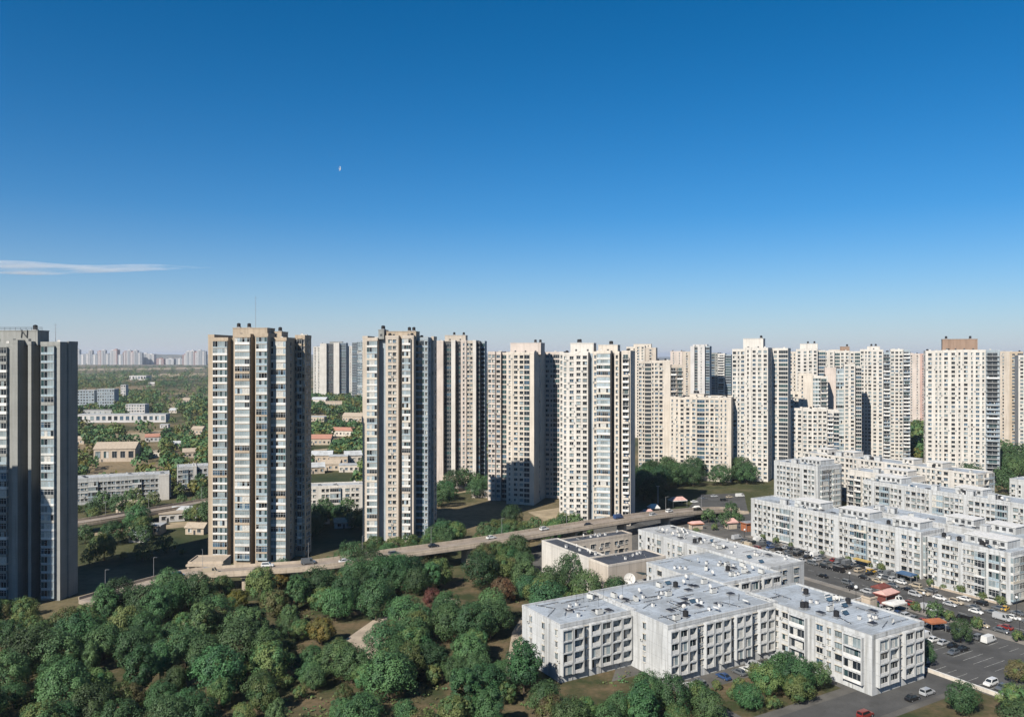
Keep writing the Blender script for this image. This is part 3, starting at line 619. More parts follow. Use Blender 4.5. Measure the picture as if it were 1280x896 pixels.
# far left: works, halls and houses, each with roof, door and windows as its own pieces
def house(name, label, cat, px, py, w, dp, h, rot, wall, roof, gable=False, nf=1, nb=4, rh=None, group=None, parts=True):
    hd_ = W(px, py)[1]; HVIEW.append((px, hd_, w * 500 / hd_ + 1.5, dp + 8)); o = empty(name, W(px, py) + (0,), R(rot)); tag(o, label, cat, group)
    b = MB(); b.box(-w/2, w/2, 0, dp, 0, h, wall); r = MB()
    if gable:
        rh = rh or dp * .28; e = .5
        for sx in (-1, 1):
            b.poly([(sx*w/2, 0, h), (sx*w/2, dp, h), (sx*w/2, dp/2, h + rh)][::sx], wall)
        r.poly([(-w/2-e, -e, h - .2), (w/2+e, -e, h - .2), (w/2+e, dp/2, h + rh + .1), (-w/2-e, dp/2, h + rh + .1)], roof)
        r.poly([(w/2+e, dp+e, h - .2), (-w/2-e, dp+e, h - .2), (-w/2-e, dp/2, h + rh + .1), (w/2+e, dp/2, h + rh + .1)], roof)
        r.poly([(-w/2-e, -e, h - .4), (w/2+e, -e, h - .4), (w/2+e, -e, h - .2), (-w/2-e, -e, h - .2)], roof)
    else:
        r.box(-w/2 - .3, w/2 + .3, -.3, dp + .3, h + .002, h + .45, roof)
    b.build('wall', o); r.build('roof', o)
    for f in range(nf):
        for i in range(nb):
            fl = h / nf; hh = min(1.8, fl * .5); ww = min(1.8, w / nb * .55) if h < 9 else w / nb * .6
            k = unit_window(round(ww, 1), round(hh if h < 9 else fl * .5, 1), rng.randrange(7))
            link('window', umesh(k, 'window'), o, (-w/2 + w * (i + .5) / nb, 0, f * fl + fl * .3))
    if nf == 1 and parts:
        d_ = MB(); d_.box(-.5, .5, -.06, .05, 0, 2.1, 'frame_dark'); d_.build('door', o, (-w/2 + w / nb, 0, .02))
    return o
house('warehouse', 'white works hall with a big pale roof in the far fields', 'warehouse', 172, 475, 56, 40, 14, 0, 'far_white', 'roof_pale', False, 1, 6)
house('office_block', 'pale grey office block, left of the pair beyond the grey tower', 'office block', 107, 509, 26, 22, 27, 8, 'bluegrey_wall', 'roof_pale', False, 6, 6)
house('office_block', 'pale blue office block with a gridded front, right of the pair beyond the grey tower', 'office block', 132, 509, 26, 22, 29, 8, 'bluegrey_wall', 'roof_pale', False, 6, 7)
house('office_block', 'small white block right of the two pale office blocks', 'office block', 154, 498, 9, 16, 26, 8, 'far_white', 'roof_pale', False, 5, 2)
house('office_block', 'low gridded white block standing behind the arcade', 'office block', 169, 519, 26, 16, 15, 4, 'far_white', 'roof_pale', False, 4, 7)
house('arcade', 'long white arcade building in front of the far office blocks', 'arcade', 152, 528, 108, 14, 10, 3, 'far_white', 'roof_pale', False, 1, 15, parts=False)
house('hall', 'dark long shed behind the white arcade', 'shed', 122, 518, 46, 14, 6, 3, 'slab_grey', 'roof_grey', False, 1, 6)
house('hall', 'tan hall with a pale pitched roof and orange gable among trees', 'hall', 143, 577, 31, 16, 10.5, 8, 'plaster', 'tan_roof', True, 1, 5)
hs = [(98, 555, 10, 8, 5, 'tan_roof'), (168, 559, 9, 8, 4, 'tan_roof'), (192, 552, 15, 9, 5, 'tile_roof'), (221, 560, 12, 8, 4, 'roof_pale'), (194, 572, 12, 8, 5, 'tan_roof'), (240, 572, 14, 9, 5, 'tan_roof'),
      (246, 543, 12, 9, 6, 'tan_roof'), (205, 535, 9, 8, 4, 'roof_pale'), (216, 516, 12, 10, 4, 'roof_pale'), (233, 503, 14, 10, 5, 'tan_roof'), (170, 510, 9, 8, 4, 'far_white'), (189, 482, 16, 12, 6, 'far_white'),
      (400, 556, 20, 12, 6, 'tile_roof'), (395, 527, 22, 14, 6, 'roof_pale'), (428, 545, 24, 10, 6, 'tile_roof'), (440, 527, 26, 14, 7, 'tan_roof'), (418, 508, 30, 16, 8, 'tan_roof'), (398, 505, 26, 14, 8, 'roof_pale'),
      (402, 578, 16, 10, 6, 'roof_pale'), (423, 580, 14, 10, 6, 'roof_pale'), (442, 578, 13, 10, 6, 'roof_pale'), (413, 588, 13, 9, 5, 'tan_roof'), (436, 590, 14, 9, 5, 'roof_pale'), (395, 592, 12, 9, 5, 'roof_pale'),
      (160, 641, 13, 8, 4, 'tan_roof'), (190, 668, 8, 6, 4, 'roof_pale'), (170, 678, 7, 6, 3.5, 'roof_blue'), (232, 648, 14, 7, 4, 'roof_pale'), (215, 652, 12, 7, 4, 'tan_roof'), (243, 668, 9, 6, 3.5, 'tan_roof'),
      (570, 610, 16, 9, 5, 'tan_roof'), (600, 622, 10, 7, 4, 'roof_pale'), (402, 655, 8, 6, 3.5, 'tan_roof'), (430, 660, 9, 6, 3, 'tan_roof')]
HNAME = {'tan_roof': 'tan-roofed', 'tile_roof': 'red-roofed', 'roof_pale': 'pale-roofed', 'roof_blue': 'blue-roofed', 'far_white': 'white-roofed'}
UNIQ = []                                            # (object, base label, screen x) - told apart by order from the left
def screen(x, y): return 640 + 1000 * x / max(y, 1)
for i, (px, py, w, dp, h, rf) in enumerate(hs):
    o = house('house', '-', 'house', px, py, w, dp, h, rng.uniform(-15, 25), rng.choice(('plaster', 'far_white', 'cream_wall')), rf, i % 3 != 1, 1, max(2, int(w / 3.5)), group='low houses among the trees')
    wh = 'between the two tan towers' if 385 < px < 455 else ('behind the viaduct between tan and cream towers' if px > 500 else ('near the back viaduct left of the tan tower' if py > 600 else 'in the far fields left of the tan tower'))
    UNIQ.append((o, 'small %s house %s' % (HNAME[rf], wh), px))

# skyline on the horizon
def far_tower(px, d, w, dp, h, m, label):
    b = MB(); x = (px - 640) / 1000 * d
    b.box(-w/2, w/2, 0, dp, 0, h, m); b.box(-w/5, w/5, dp*.2, dp*.7, h + .002, h + 6, m)
    b.box(-w*.12, w*.12, -2, -.01, 0, h * .97, 'far_white' if m != 'far_white' else 'far_grey')
    n = int(h / 9)
    for i in range(n): b.box(-w*.46, w*.46, -.6, -.011 if False else .3, 4 + i * 9, 8 + i * 9, 'far_grey')
    o = b.build('distant_tower', None, (x, d, 0), R(rng.uniform(-10, 10))); tag(o, label, 'tower block', 'towers on the left horizon'); UNIQ.append((o, label, px)); return o
for px, h, m, w in ((96, 125, 'far_white', 40), (103, 86, 'far_grey', 70), (109, 92, 'far_grey', 60), (113, 118, 'far_white', 30), (118, 84, 'far_grey', 60), (124, 112, 'far_red', 34), (129, 120, 'far_white', 36), (134, 90, 'far_grey', 50),
                    (140, 118, 'far_white', 36), (144, 125, 'far_red', 36), (150, 82, 'far_grey', 60), (156, 108, 'far_red', 36), (161, 118, 'far_white', 38), (165, 106, 'far_red', 32), (169, 118, 'far_white', 36), (174, 100, 'far_grey', 50)):
    far_tower(px, 6600, w * .95, 40, h, m, {'far_white': 'white', 'far_red': 'red and white', 'far_grey': 'grey'}[m] + ' tower in the horizon row beside the grey tower')
for px, h, m, w in ((181, 92, 'far_white', 70), (188, 86, 'far_white', 60), (200, 50, 'far_red', 60), (212, 48, 'far_white', 70), (224, 52, 'far_grey', 60)):
    far_tower(px, 6700, w, 40, h, m, {'far_white': 'low white', 'far_red': 'low red', 'far_grey': 'low grey'}[m] + ' block on the horizon, middle of the gap')
for px, h, m, w in ((231, 84, 'far_red', 40), (235, 110, 'far_white', 40), (240, 116, 'far_white', 36), (245, 104, 'far_red', 40), (249, 118, 'far_white', 40), (254, 112, 'far_grey', 44)):
    far_tower(px, 6500, w, 40, h, m, {'far_white': 'white', 'far_red': 'red and white', 'far_grey': 'grey'}[m] + ' tower in the horizon cluster beside the tan tower')
# ------------------------------------------------------------------ ground, roads, viaduct
def sheet(name, pts, z, m, kind='structure'):
    b = MB(); b.poly([(x, y, z) for x, y in pts], m); return tag(b.build(name), kind=kind)
b = MB(); N = 64; RR = 30000
b.poly([(RR * math.cos(2 * math.pi * i / N), RR * math.sin(2 * math.pi * i / N), 0) for i in range(N)], 'ground'); tag(b.build('ground'), kind='structure')
sheet('park_ground', [UV(-180, 40), UV(110, 40), UV(168, 205), UV(168, 276), UV(120, 279), UV(60, 284), (-122, 277), (-150, 250), (-220, 245)], .012, 'park_soil')
sheet('estate_ground', [UV(112, 20), UV(330, 20), UV(330, 320), UV(250, 345), UV(168, 285), UV(168, 206), UV(112, 150)], .02, 'lot')
def uvsheet(name, u0, u1, v0, v1, z, m): return sheet(name, [UV(u0, v0), UV(u1, v0), UV(u1, v1), UV(u0, v1)], z, m)
uvsheet('street', 252, 271, 20, 318, .03, 'asphalt'); uvsheet('parking_lot', 206, 248, 60, 176, .03, 'asphalt'); uvsheet('cross_street', 84, 252, 118, 130, .034, 'asphalt')
uvsheet('forecourt', 273.6, 287, 100, 300, .03, 'lot')
def pave(u0, u1, v0, v1, h=.13):
    b = MB(); b.box(u0, u1, v0, v1, 0, h, 'pavement'); tag(b.build('pavement', None, (0, 0, 0), GROT), kind='structure')
pave(271, 273.5, 40, 300); pave(249, 252, 178, 300); pave(248.3, 251.9, 60, 172); pave(284, 287, 182, 267, .16)
b = MB()
for i in range(48):
    v = 30 + i * 6; b.poly([UV(261.4, v) + (.036,), UV(261.6, v) + (.036,), UV(261.6, v + 3) + (.036,), UV(261.4, v + 3) + (.036,)], 'paint')
for u in (252.5, 270.4):
    b.poly([UV(u, 25) + (.036,), UV(u + .15, 25) + (.036,), UV(u + .15, 315) + (.036,), UV(u, 315) + (.036,)], 'paint')
for i in range(38):
    v = 64 + i * 2.9
    for u in (208, 221, 226, 239):
        b.poly([UV(u, v) + (.036,), UV(u + 5, v) + (.036,), UV(u + 5, v + .12) + (.036,), UV(u, v + .12) + (.036,)], 'paint')
tag(b.build('road_markings'), kind='structure')
sheet('parking_lot', [W(858, 637), W(935, 640), W(930, 616), W(876, 618)], .03, 'asphalt')
sheet('street', [W(800, 655), W(850, 662), W(946, 668), W(1000, 655), W(930, 640), W(856, 640)], .026, 'asphalt')
for pts in ([(430, 800), (470, 772), (520, 768), (560, 745), (575, 752), (530, 778), (500, 800), (470, 830)], [(585, 706), (610, 696), (625, 700), (600, 712)], [(728, 722), (745, 716), (752, 730), (735, 740)],
            [(640, 790), (652, 770), (660, 775), (655, 812), (640, 850), (630, 850)], [(215, 776), (285, 764), (288, 770), (225, 786)]):
    sheet('path', [W(*q) for q in pts], .03, 'path')
for i, pts in enumerate(([(205, 505), (250, 498), (256, 508), (215, 514)], [(120, 545), (200, 538), (230, 546), (150, 552)], [(388, 512), (452, 508), (452, 516), (388, 522)], [(388, 540), (420, 532), (452, 536), (452, 545), (388, 552)], [(95, 662), (180, 655), (258, 650), (258, 656), (110, 670)],
            [(392, 562), (452, 556), (452, 572), (392, 574)], [(556, 606), (606, 602), (606, 612), (560, 618)], [(90, 470), (256, 466), (256, 469), (90, 474)], [(90, 461), (256, 459), (256, 461), (90, 463)], [(660, 640), (700, 634), (740, 655), (690, 656)])):
    sheet('field', [W(*q) for q in pts], .02, 'dry_field')
# low ridge on the horizon
b = MB(); r = random.Random(3); M_ = 60
P_ = [(-9000 + i * 150, 14000 + 300 * math.sin(i * .7), 70 + 22 * math.sin(i * .37) + 14 * math.sin(i * 1.13) + 6 * math.sin(i * 2.9)) for i in range(M_)]
for i in range(M_ - 1):
    (x, y, z), (x2, y2, z2) = P_[i], P_[i + 1]
    b.poly([(x, y - 1500, -1), (x2, y2 - 1500, -1), (x2, y2, z2), (x, y, z)], 'ground'); b.poly([(x, y, z), (x2, y2, z2), (x2, y2 + 2500, -1), (x, y + 2500, -1)], 'ground')
tag(b.build('hills'), kind='structure')

def viaduct(label, pts, hw, m, thick=1.3, rail=.95, pier=26, deckname='deck'):
    o = empty('viaduct', (pts[0][0], pts[0][1], 0)); tag(o, label, 'viaduct'); ox, oy = pts[0][0], pts[0][1]
    # smooth (Catmull-Rom)
    P = [Vector(p) for p in pts]; S = []
    for i in range(len(P) - 1):
        p0, p1, p2, p3 = P[max(0, i-1)], P[i], P[i+1], P[min(len(P)-1, i+2)]
        for k in range(6):
            t = k / 6; S.append(.5 * ((2*p1) + (p2 - p0)*t + (2*p0 - 5*p1 + 4*p2 - p3)*t*t + (3*p1 - p0 - 3*p2 + p3)*t**3))
    S.append(P[-1])
    def nrm(i):
        a, c = S[max(0, i-1)], S[min(len(S)-1, i+1)]; d = c - a; d.z = 0; d.normalize(); return Vector((-d.y, d.x, 0))
    def strip(name, o0, o1, z0, z1, mm):
        q = MB()
        for i in range(len(S) - 1):
            ring = []
            for j in (i, i + 1):
                n = nrm(j); c = S[j] - Vector((ox, oy, 0))
                ring.append([c + n*o0 + Vector((0,0,z0)), c + n*o1 + Vector((0,0,z0)), c + n*o1 + Vector((0,0,z1)), c + n*o0 + Vector((0,0,z1))])
            A_, B_ = ring
            for k in range(4): l = (k+1) % 4; q.poly([A_[k], B_[k], B_[l], A_[l]], mm)
            if i == 0: q.poly(A_, mm)
            if i == len(S) - 2: q.poly(B_[::-1], mm)
        return q.build(name, o)
    strip('deck', -hw, hw, -thick, 0, m); strip('parapet', -hw - .001, -hw + .3, .002, rail, 'plaster'); strip('parapet', hw - .3, hw + .001, .002, rail, 'plaster')
    strip('edge_beam', -hw - .35, -hw - .002, -.9, .15, 'plaster')
    q = MB()
    for i in range(0, len(S) - 1, 1):
        if i % 2: continue
        a, c = S[i], S[i+1]; n = nrm(i)
        for (w0) in (-.08,):
            q.poly([a - Vector((ox,oy,0)) + n*(w0) + Vector((0,0,.02)), c - Vector((ox,oy,0)) + n*w0 + Vector((0,0,.02)), c - Vector((ox,oy,0)) + n*(w0+.18) + Vector((0,0,.02)), a - Vector((ox,oy,0)) + n*(w0+.18) + Vector((0,0,.02))], 'paint')
    q.build('lane_line', o)
    for i in range(3, len(S) - 6, 5):
        n = nrm(i); c = S[i] - Vector((ox, oy, 0)) + n * (hw - .15); q = MB(); q.tube(c, c + Vector((0, 0, 7.5)), .09, .06, 'rail', 5); q.tube(c + Vector((0, 0, 7.4)), c - n * 1.8 + Vector((0, 0, 7.8)), .05, .05, 'rail', 4); q.box(c.x - n.x*1.9 - .25, c.x - n.x*1.9 + .25, c.y - n.y*1.9 - .25, c.y - n.y*1.9 + .25, c.z + 7.7, c.z + 7.85, 'frame_dark'); q.build('lamp_post', o)
    acc = 0
    for i in range(1, len(S) - 1):
        acc += (S[i] - S[i-1]).length
        if acc > pier and S[i].z > 2.5:
            acc = 0
            q = MB(); q.box(-.7, .7, -hw*.55, hw*.55, 0, S[i].z - thick - .6, 'plaster'); q.box(-.9, .9, -hw*.9, hw*.9, S[i].z - thick - .6, S[i].z - thick - .01, 'plaster')
            d = S[i+1] - S[i-1]; q.build('pier', o, (S[i].x - ox, S[i].y - oy, 0), math.atan2(d.y, d.x))
    return S
def PW(px, py, z): return W(px, py, z) + (z,)
VS = viaduct('long tan road viaduct curving along the far edge of the park towards the cream towers',
    [PW(108, 752, 5.2), PW(180, 731, 5.8), PW(240, 717, 6.4), PW(320, 711, 7), PW(400, 705, 7.6), PW(490, 692, 8), PW(600, 677, 8), PW(700, 661, 8), PW(790, 647, 7.6), PW(850, 640, 5.6), PW(900, 637, 2.4), PW(930, 639, .4)], 4.5, 'deck')
VS2 = viaduct('tan elevated road among trees behind the grey tower', [PW(70, 657, 5), PW(120, 650, 5), PW(180, 640, 5), PW(258, 627, 5), PW(300, 622, 5)], 5.2, 'deck')

# ------------------------------------------------------------------ trees
def crown_mb(seed, R0, H0, zc, mats, n=6600, size=(.2, .4), clumps=46):
    r = random.Random(seed); b = MB(); C = []
    sx, sy = r.uniform(.9, 1.1), r.uniform(.9, 1.1)
    for i in range(clumps):
        t = i * 2.39996 + r.uniform(-.4, .4); zz = -.72 + 1.7 * (i + .5) / clumps + r.uniform(-.06, .06); zz = min(zz, .97); prof = math.sqrt(max(.02, 1 - abs(zz) ** 2.4)); q = r.uniform(.5, .92) * (1.14 if r.random() < .14 else 1) * (1 + .13 * math.sin(2 * t + seed) + .08 * math.sin(3 * t + seed * 2.3))
        C.append((Vector((prof * q * R0 * sx * math.cos(t), prof * q * R0 * sy * math.sin(t), zc + zz * H0 * .82 * r.uniform(.9, 1.05))), R0 * r.uniform(.22, .36), mats[0] if r.random() < .6 else mats[1 % len(mats)]))
    per = n // clumps
    for c, cr, m in C:
        out = (c - Vector((0, 0, zc - H0 * .3))).normalized()
        for _ in range(per):
            d = (Vector((r.gauss(0, 1), r.gauss(0, 1), r.gauss(0, 1))) + out * .7).normalized()
            p = c + d * cr * (r.uniform(.7, 1.05) if r.random() < .9 else r.uniform(1.05, 1.3))
            nrm = (d * .8 + out * .5 + Vector((r.gauss(0, .32), r.gauss(0, .32), r.gauss(.12, .32)))).normalized()
            u = nrm.cross(Vector((r.random() - .5, r.random() - .5, r.random() - .5))).normalized(); v = nrm.cross(u); s_ = r.uniform(*size) * .5
            i = len(b.v); b.v += [tuple(p + u*s_*1.25), tuple(p + v*s_*.85), tuple(p - u*s_*1.25), tuple(p - v*s_*.85)]; b.f.append((i, i+1, i+2, i+3)); b.m.append(m)
    return b
def trunk_mb(seed, h, r0, R0):
    r = random.Random(seed); b = MB(); b.tube((0, 0, -.2), (.1, 0, h), r0, r0 * .6, 'bark', 7)
    for i in range(6):
        t = i * 1.05 + r.random(); l = R0 * r.uniform(.5, .75); b.tube((.07, 0, h * r.uniform(.6, .95)), (l * math.cos(t), l * math.sin(t), h + R0 * r.uniform(.3, .9)), r0 * .4, .04, 'bark', 5)
    return b
TREES = {}
def tree_type(key, seeds, R0, H0, zc, mats, trunk, n=6600, size=(.2, .4), clumps=46):
    TREES[key] = [(trunk_mb(s_, trunk, .24, R0 * .8).mesh('trunk'), crown_mb(s_, R0, H0, zc, mats, n, size, clumps).mesh('crown')) for s_ in seeds]
tree_type('round', range(6), 4.5, 4.2, 4.9, ('leaf_a', 'leaf_b'), 3.0); tree_type('dark', range(10, 14), 4.7, 4.6, 5.2, ('leaf_b', 'leaf_b'), 3.2)
tree_type('light', range(20, 23), 4.1, 3.8, 4.5, ('leaf_c', 'leaf_a'), 2.8); tree_type('tall', range(30, 33), 3.2, 5.4, 6.2, ('leaf_a', 'leaf_b'), 3.6)
tree_type('olive', range(80, 82), 3.9, 3.6, 4.3, ('leaf_o', 'leaf_c'), 2.8, 5000)
tree_type('red', range(40, 41), 4.2, 3.6, 4.4, ('leaf_red', 'leaf_red2'), 2.8); tree_type('yellow', range(50, 52), 3.4, 3.4, 4.2, ('leaf_yel', 'leaf_yel2'), 2.6)
tree_type('small', range(60, 63), 2.2, 1.8, 2.1, ('leaf_c', 'leaf_a'), 1.2, 1600, (.22, .38), 20)
TNAME = {'olive': 'olive-brown tree', 'round': 'broad green tree', 'dark': 'dark green tree', 'light': 'pale green tree', 'tall': 'tall narrow green tree', 'red': 'red-brown leaved tree', 'yellow': 'yellow-green tree', 'small': 'small bushy tree', 'far': 'dark leafy tree'}
ntree = [0]
TLIST = []
def tree(key, x, y, s_, where, z=0.0): TLIST.append((key, x, y, s_, where, z))
def plant_trees(most=292):
    """the trees that show largest stand as objects; the small remainder is one mass"""
    L = sorted(TLIST, key=lambda t: -t[3] * {'small': .45, 'tall': .9}.get(t[0], 1.0) / math.hypot(t[1], t[2]))
    for key, x, y, s_, where, z in L[:most]:
        tm, cm = rng.choice(TREES[key]); o = empty('tree', (x, y, z), rng.random() * 6.28); o.scale = (s_ * rng.uniform(.92, 1.1), s_ * rng.uniform(.92, 1.1), s_ * rng.uniform(.9, 1.12))
        link('trunk', tm, o); link('crown', cm, o); tag(o, '-', 'tree', 'trees ' + where); ntree[0] += 1
        UNIQ.append((o, TNAME[key] + ' ' + where, screen(x, y)))
    b = MB(); low = {}
    for key, x, y, s_, where, z in L[most:]:
        if key not in low:
            R0, H0, zc, mats = {'small': (2.2, 1.8, 2.1, ('leaf_c', 'leaf_a')), 'light': (4.1, 3.8, 4.5, ('leaf_c', 'leaf_a')), 'dark': (4.7, 4.6, 5.2, ('leaf_b', 'leaf_b'))}.get(key, (4.5, 4.2, 4.9, ('leaf_a', 'leaf_b')))
            low[key] = crown_mb(90, R0, H0, zc, mats, 1100, (.4 * R0 / 4.5, .8 * R0 / 4.5), 26); low[key].tube((0, 0, -.1), (0, 0, zc), .2, .12, 'bark', 5)
        b.add(low[key], Matrix.Translation((x, y, z)) @ Matrix.Rotation(rng.random() * 6.28, 4, 'Z') @ Matrix.Diagonal((s_, s_, s_ * rng.uniform(.9, 1.1), 1)))
    if b.f: tag(b.build('far_trees'), 'smaller trees and bushes further off between the towers', 'trees', kind='stuff')
RECT = [(114, 143, 169, 193), (137, 182, 154, 194), (176, 202, 122, 170), (166, 212, 217, 266), (169, 190, 201, 218), (175, 226, 177, 254), (285, 304, 109, 268), (362, 381, 148, 264), (316, 335, 146, 234), (362, 386, 287, 322), (400, 419, 224, 332), (382, 400, 248, 288), (249, 274, 20, 320), (205, 249, 60, 178)]
CIRC = [(S.o.location.x + 0, S.o.location.y, 0) for S in ()]
TB = []
for B in (B1, B2, B3, B4, B5, B6, B8, B9, B10, B11, B11b, B11c, B14, Lb, Lc, Ld, Pd):
    xs = [v[0] for v in B.wall.v]; ys = [v[1] for v in B.wall.v]; TB.append((B.o.location.copy(), B.o.rotation_euler.z, min(xs), max(xs), min(ys), max(ys)))
PATHS = [[W(430, 806), W(470, 772), W(530, 762), W(568, 748)], [W(600, 704), W(618, 698)], [W(735, 730), W(745, 722)], [W(648, 776), W(640, 840)], [W(220, 780), W(287, 766)], [W(556, 716), W(600, 745), W(625, 770)]]
PW_ = [11, 6, 5, 7, 5, 9]
def near_line(x, y, L, r):
    for a, c in zip(L, L[1:]):
        ax, ay, bx, by = a[0], a[1], c[0], c[1]; l2 = (bx-ax)**2 + (by-ay)**2 or 1; t = max(0, min(1, ((x-ax)*(bx-ax) + (y-ay)*(by-ay)) / l2))
        if (x - ax - t*(bx-ax))**2 + (y - ay - t*(by-ay))**2 < r*r: return True
    return False
def free(x, y, m=3.0):
    u, v = toUV(x, y)
    for a, c, d, e in RECT:
        if a - m < u < c + m and d - m < v < e + m: return False
    for loc, rz, x0, x1, y0, y1 in TB:
        dx, dy = x - loc.x, y - loc.y; lx = dx*math.cos(-rz) - dy*math.sin(-rz); ly = dx*math.sin(-rz) + dy*math.cos(-rz)
        if x0 - m < lx < x1 + m and y0 - m < ly < y1 + m: return False
    if near_line(x, y, VS, 7.5) or near_line(x, y, VS2, 8): return False
    for P in PATHS:
        if near_line(x, y, P, PW_[PATHS.index(P)]): return False
    return True
PLACED = []
def scatter(poly, n, dmin, keys, smin, smax, where, tries=40, inside=None, m=3.0):
    xs = [p[0] for p in poly]; ys = [p[1] for p in poly]; k = 0
    for _ in range(n * tries):
        if k >= n: break
        x = rng.uniform(min(xs), max(xs)); y = rng.uniform(min(ys), max(ys)); c = False
        for i in range(len(poly)):
            (x1, y1), (x2, y2) = poly[i], poly[i-1]
            if (y1 > y) != (y2 > y) and x < (x2-x1)*(y-y1)/(y2-y1) + x1: c = not c
        if not c or not free(x, y, m) or any((x-a)**2 + (y-b_)**2 < dmin*dmin for a, b_ in PLACED): continue
        PLACED.append((x, y)); k += 1; tree(rng.choice(keys), x, y, rng.uniform(smin, smax), where)
    return k
def spot(key, px, py, s_, where, z=6.0):
    x, y = W(px, py, z); PLACED.append((x, y)); L = math.hypot(x, y)
    if key in ('red', 'yellow'): PLACED.extend([(x * (1 - q / L), y * (1 - q / L)) for q in (7, 13)])
    return tree(key, x, y, s_, where)
# trees of their own colour first
spot('red', 628, 732, 1.0, 'in the park amid green ones'); spot('red', 540, 738, .8, 'in the park by the path'); spot('yellow', 402, 780, 1.0, 'in the park near the picture bottom'); spot('yellow', 349, 716, .9, 'at the foot of the tall tan tower')
spot('light', 130, 682, 1.3, 'beside the shaded pond ground behind the grey tower'); spot('yellow', 296, 740, .9, 'among dark park trees below the tan tower')
for px, py, k in ((688, 726, 'round'), (716, 712, 'dark'), (735, 733, 'round'), (655, 720, 'round'), (600, 715, 'dark'), (560, 776, 'round'), (520, 780, 'light'), (590, 778, 'dark'), (470, 752, 'dark'), (440, 700, 'dark'), (462, 706, 'dark')):
    spot(k, px, py, 1.25, 'in the park near the dark-roofed block' if px > 640 else 'in the park middle')
park = [W(28, 770), W(120, 762), W(250, 733), W(330, 724), W(420, 716), W(560, 700), W(672, 688), UV(163, 262), UV(163, 200), UV(112, 192), UV(112, 150), (34, 190), (30, 172), (-118, 172), (-160, 225), (-165, 250)]
mixk = ['round'] * 5 + ['dark'] * 3 + ['light'] * 3 + ['tall'] * 2 + ['olive']
pl = [p for p in park]
n1 = scatter(pl, 178, 5.5, mixk, .62, 1.3, 'in the park', 90)
n1b = scatter(pl, 26, 4.6, ['small', 'small', 'light'], .8, 1.2, 'in the park undergrowth', 30)
n2 = scatter([UV(118, 303), UV(226, 304), UV(226, 338), UV(118, 336)], 44, 4.6, ['round', 'light', 'light', 'dark', 'small'], .75, 1.1, 'between the viaduct and the tan towers', 90, m=2)
n3 = scatter([W(548, 640), W(640, 625), W(636, 590), W(548, 592)], 20, 7, ['round', 'light', 'dark'], 1.0, 1.45, 'behind the second tan tower', 80)
n4 = scatter([W(798, 640), W(870, 612), W(985, 604), W(985, 578), W(930, 578), W(800, 584)], 38, 8, ['dark', 'dark', 'round'], 1.25, 1.7, 'under the cream towers past the viaduct', 80)
n5 = scatter([W(1186, 618), W(1262, 622), W(1300, 600), W(1300, 572), W(1230, 575), W(1190, 585)], 16, 9, ['dark', 'dark', 'round'], 1.3, 1.8, 'at right behind the white slabs', 80)
n6 = scatter([W(92, 690), W(180, 684), W(258, 660), W(258, 612), W(92, 640)], 30, 6.5, ['round', 'dark', 'light', 'small'], .7, 1.15, 'behind the grey tower', 80)
n7 = scatter([W(388, 690), W(452, 682), W(452, 640), W(388, 642)], 9, 6, ['round', 'dark'], .9, 1.2, 'between the tan towers', 80)
n7b = scatter([W(92, 712), W(250, 694), W(250, 686), W(92, 700)], 6, 6, ['dark', 'small'], .6, .9, 'in the shade behind the grey tower', 60)
for px, py in ((945, 676), (958, 681), (975, 686), (1008, 697), (1040, 706), (1068, 713), (1085, 716), (1120, 730)):
    x, y = W(px, py); u, v = toUV(x, y); tree('small', *UV(285.4, v), rng.uniform(.5, .8), 'at the foot of the long cream slab')
for v in (150, 156, 164, 170, 175, 135, 125): tree('small', *UV(281.5 + rng.uniform(-.6, .6), v), rng.uniform(.5, .95), 'before the rounded-balcony block')
for px, py, k, s_ in ((905, 652, 'dark', .75), (886, 646, 'round', .8), (914, 640, 'dark', .9), (922, 648, 'tall', .7), (870, 660, 'small', .8), (893, 655, 'small', .8)): spot(k, px, py, s_, 'by the street corner past the wide white block', 3)
for (u, v, k) in ((216, 150, 'dark'), (233, 165, 'round'), (218, 112, 'olive'), (246, 118, 'dark'), (233, 96, 'round'), (217, 88, 'dark'), (234, 136, 'dark'), (208, 132, 'round'), (247, 152, 'round'), (220, 171, 'light')): tree(k, *UV(u, v), rng.uniform(.55, .8), 'in the parking lot beside the street')
for v in range(70, 172, 10): tree('small', *UV(249.9, v + rng.uniform(-2, 2)), rng.uniform(.7, 1.0), 'along the parking lot kerb')
n8 = scatter([UV(112, 148), UV(136, 152), UV(137, 132), UV(112, 132)], 5, 6.5, ['round', 'light', 'dark'], .7, 1.0, 'before the nearest block', 60)
n9 = scatter([UV(142, 149), UV(175, 149), UV(175, 133), UV(142, 133)], 12, 5, ['round', 'light', 'small', 'small'], .55, .95, 'in the yard before the nearest block', 60)
n10 = scatter([UV(90, 116), UV(200, 116), UV(200, 70), UV(90, 70)], 12, 8, ['round', 'dark', 'light'], .8, 1.15, 'across the lane from the nearest block', 60)

plant_trees()
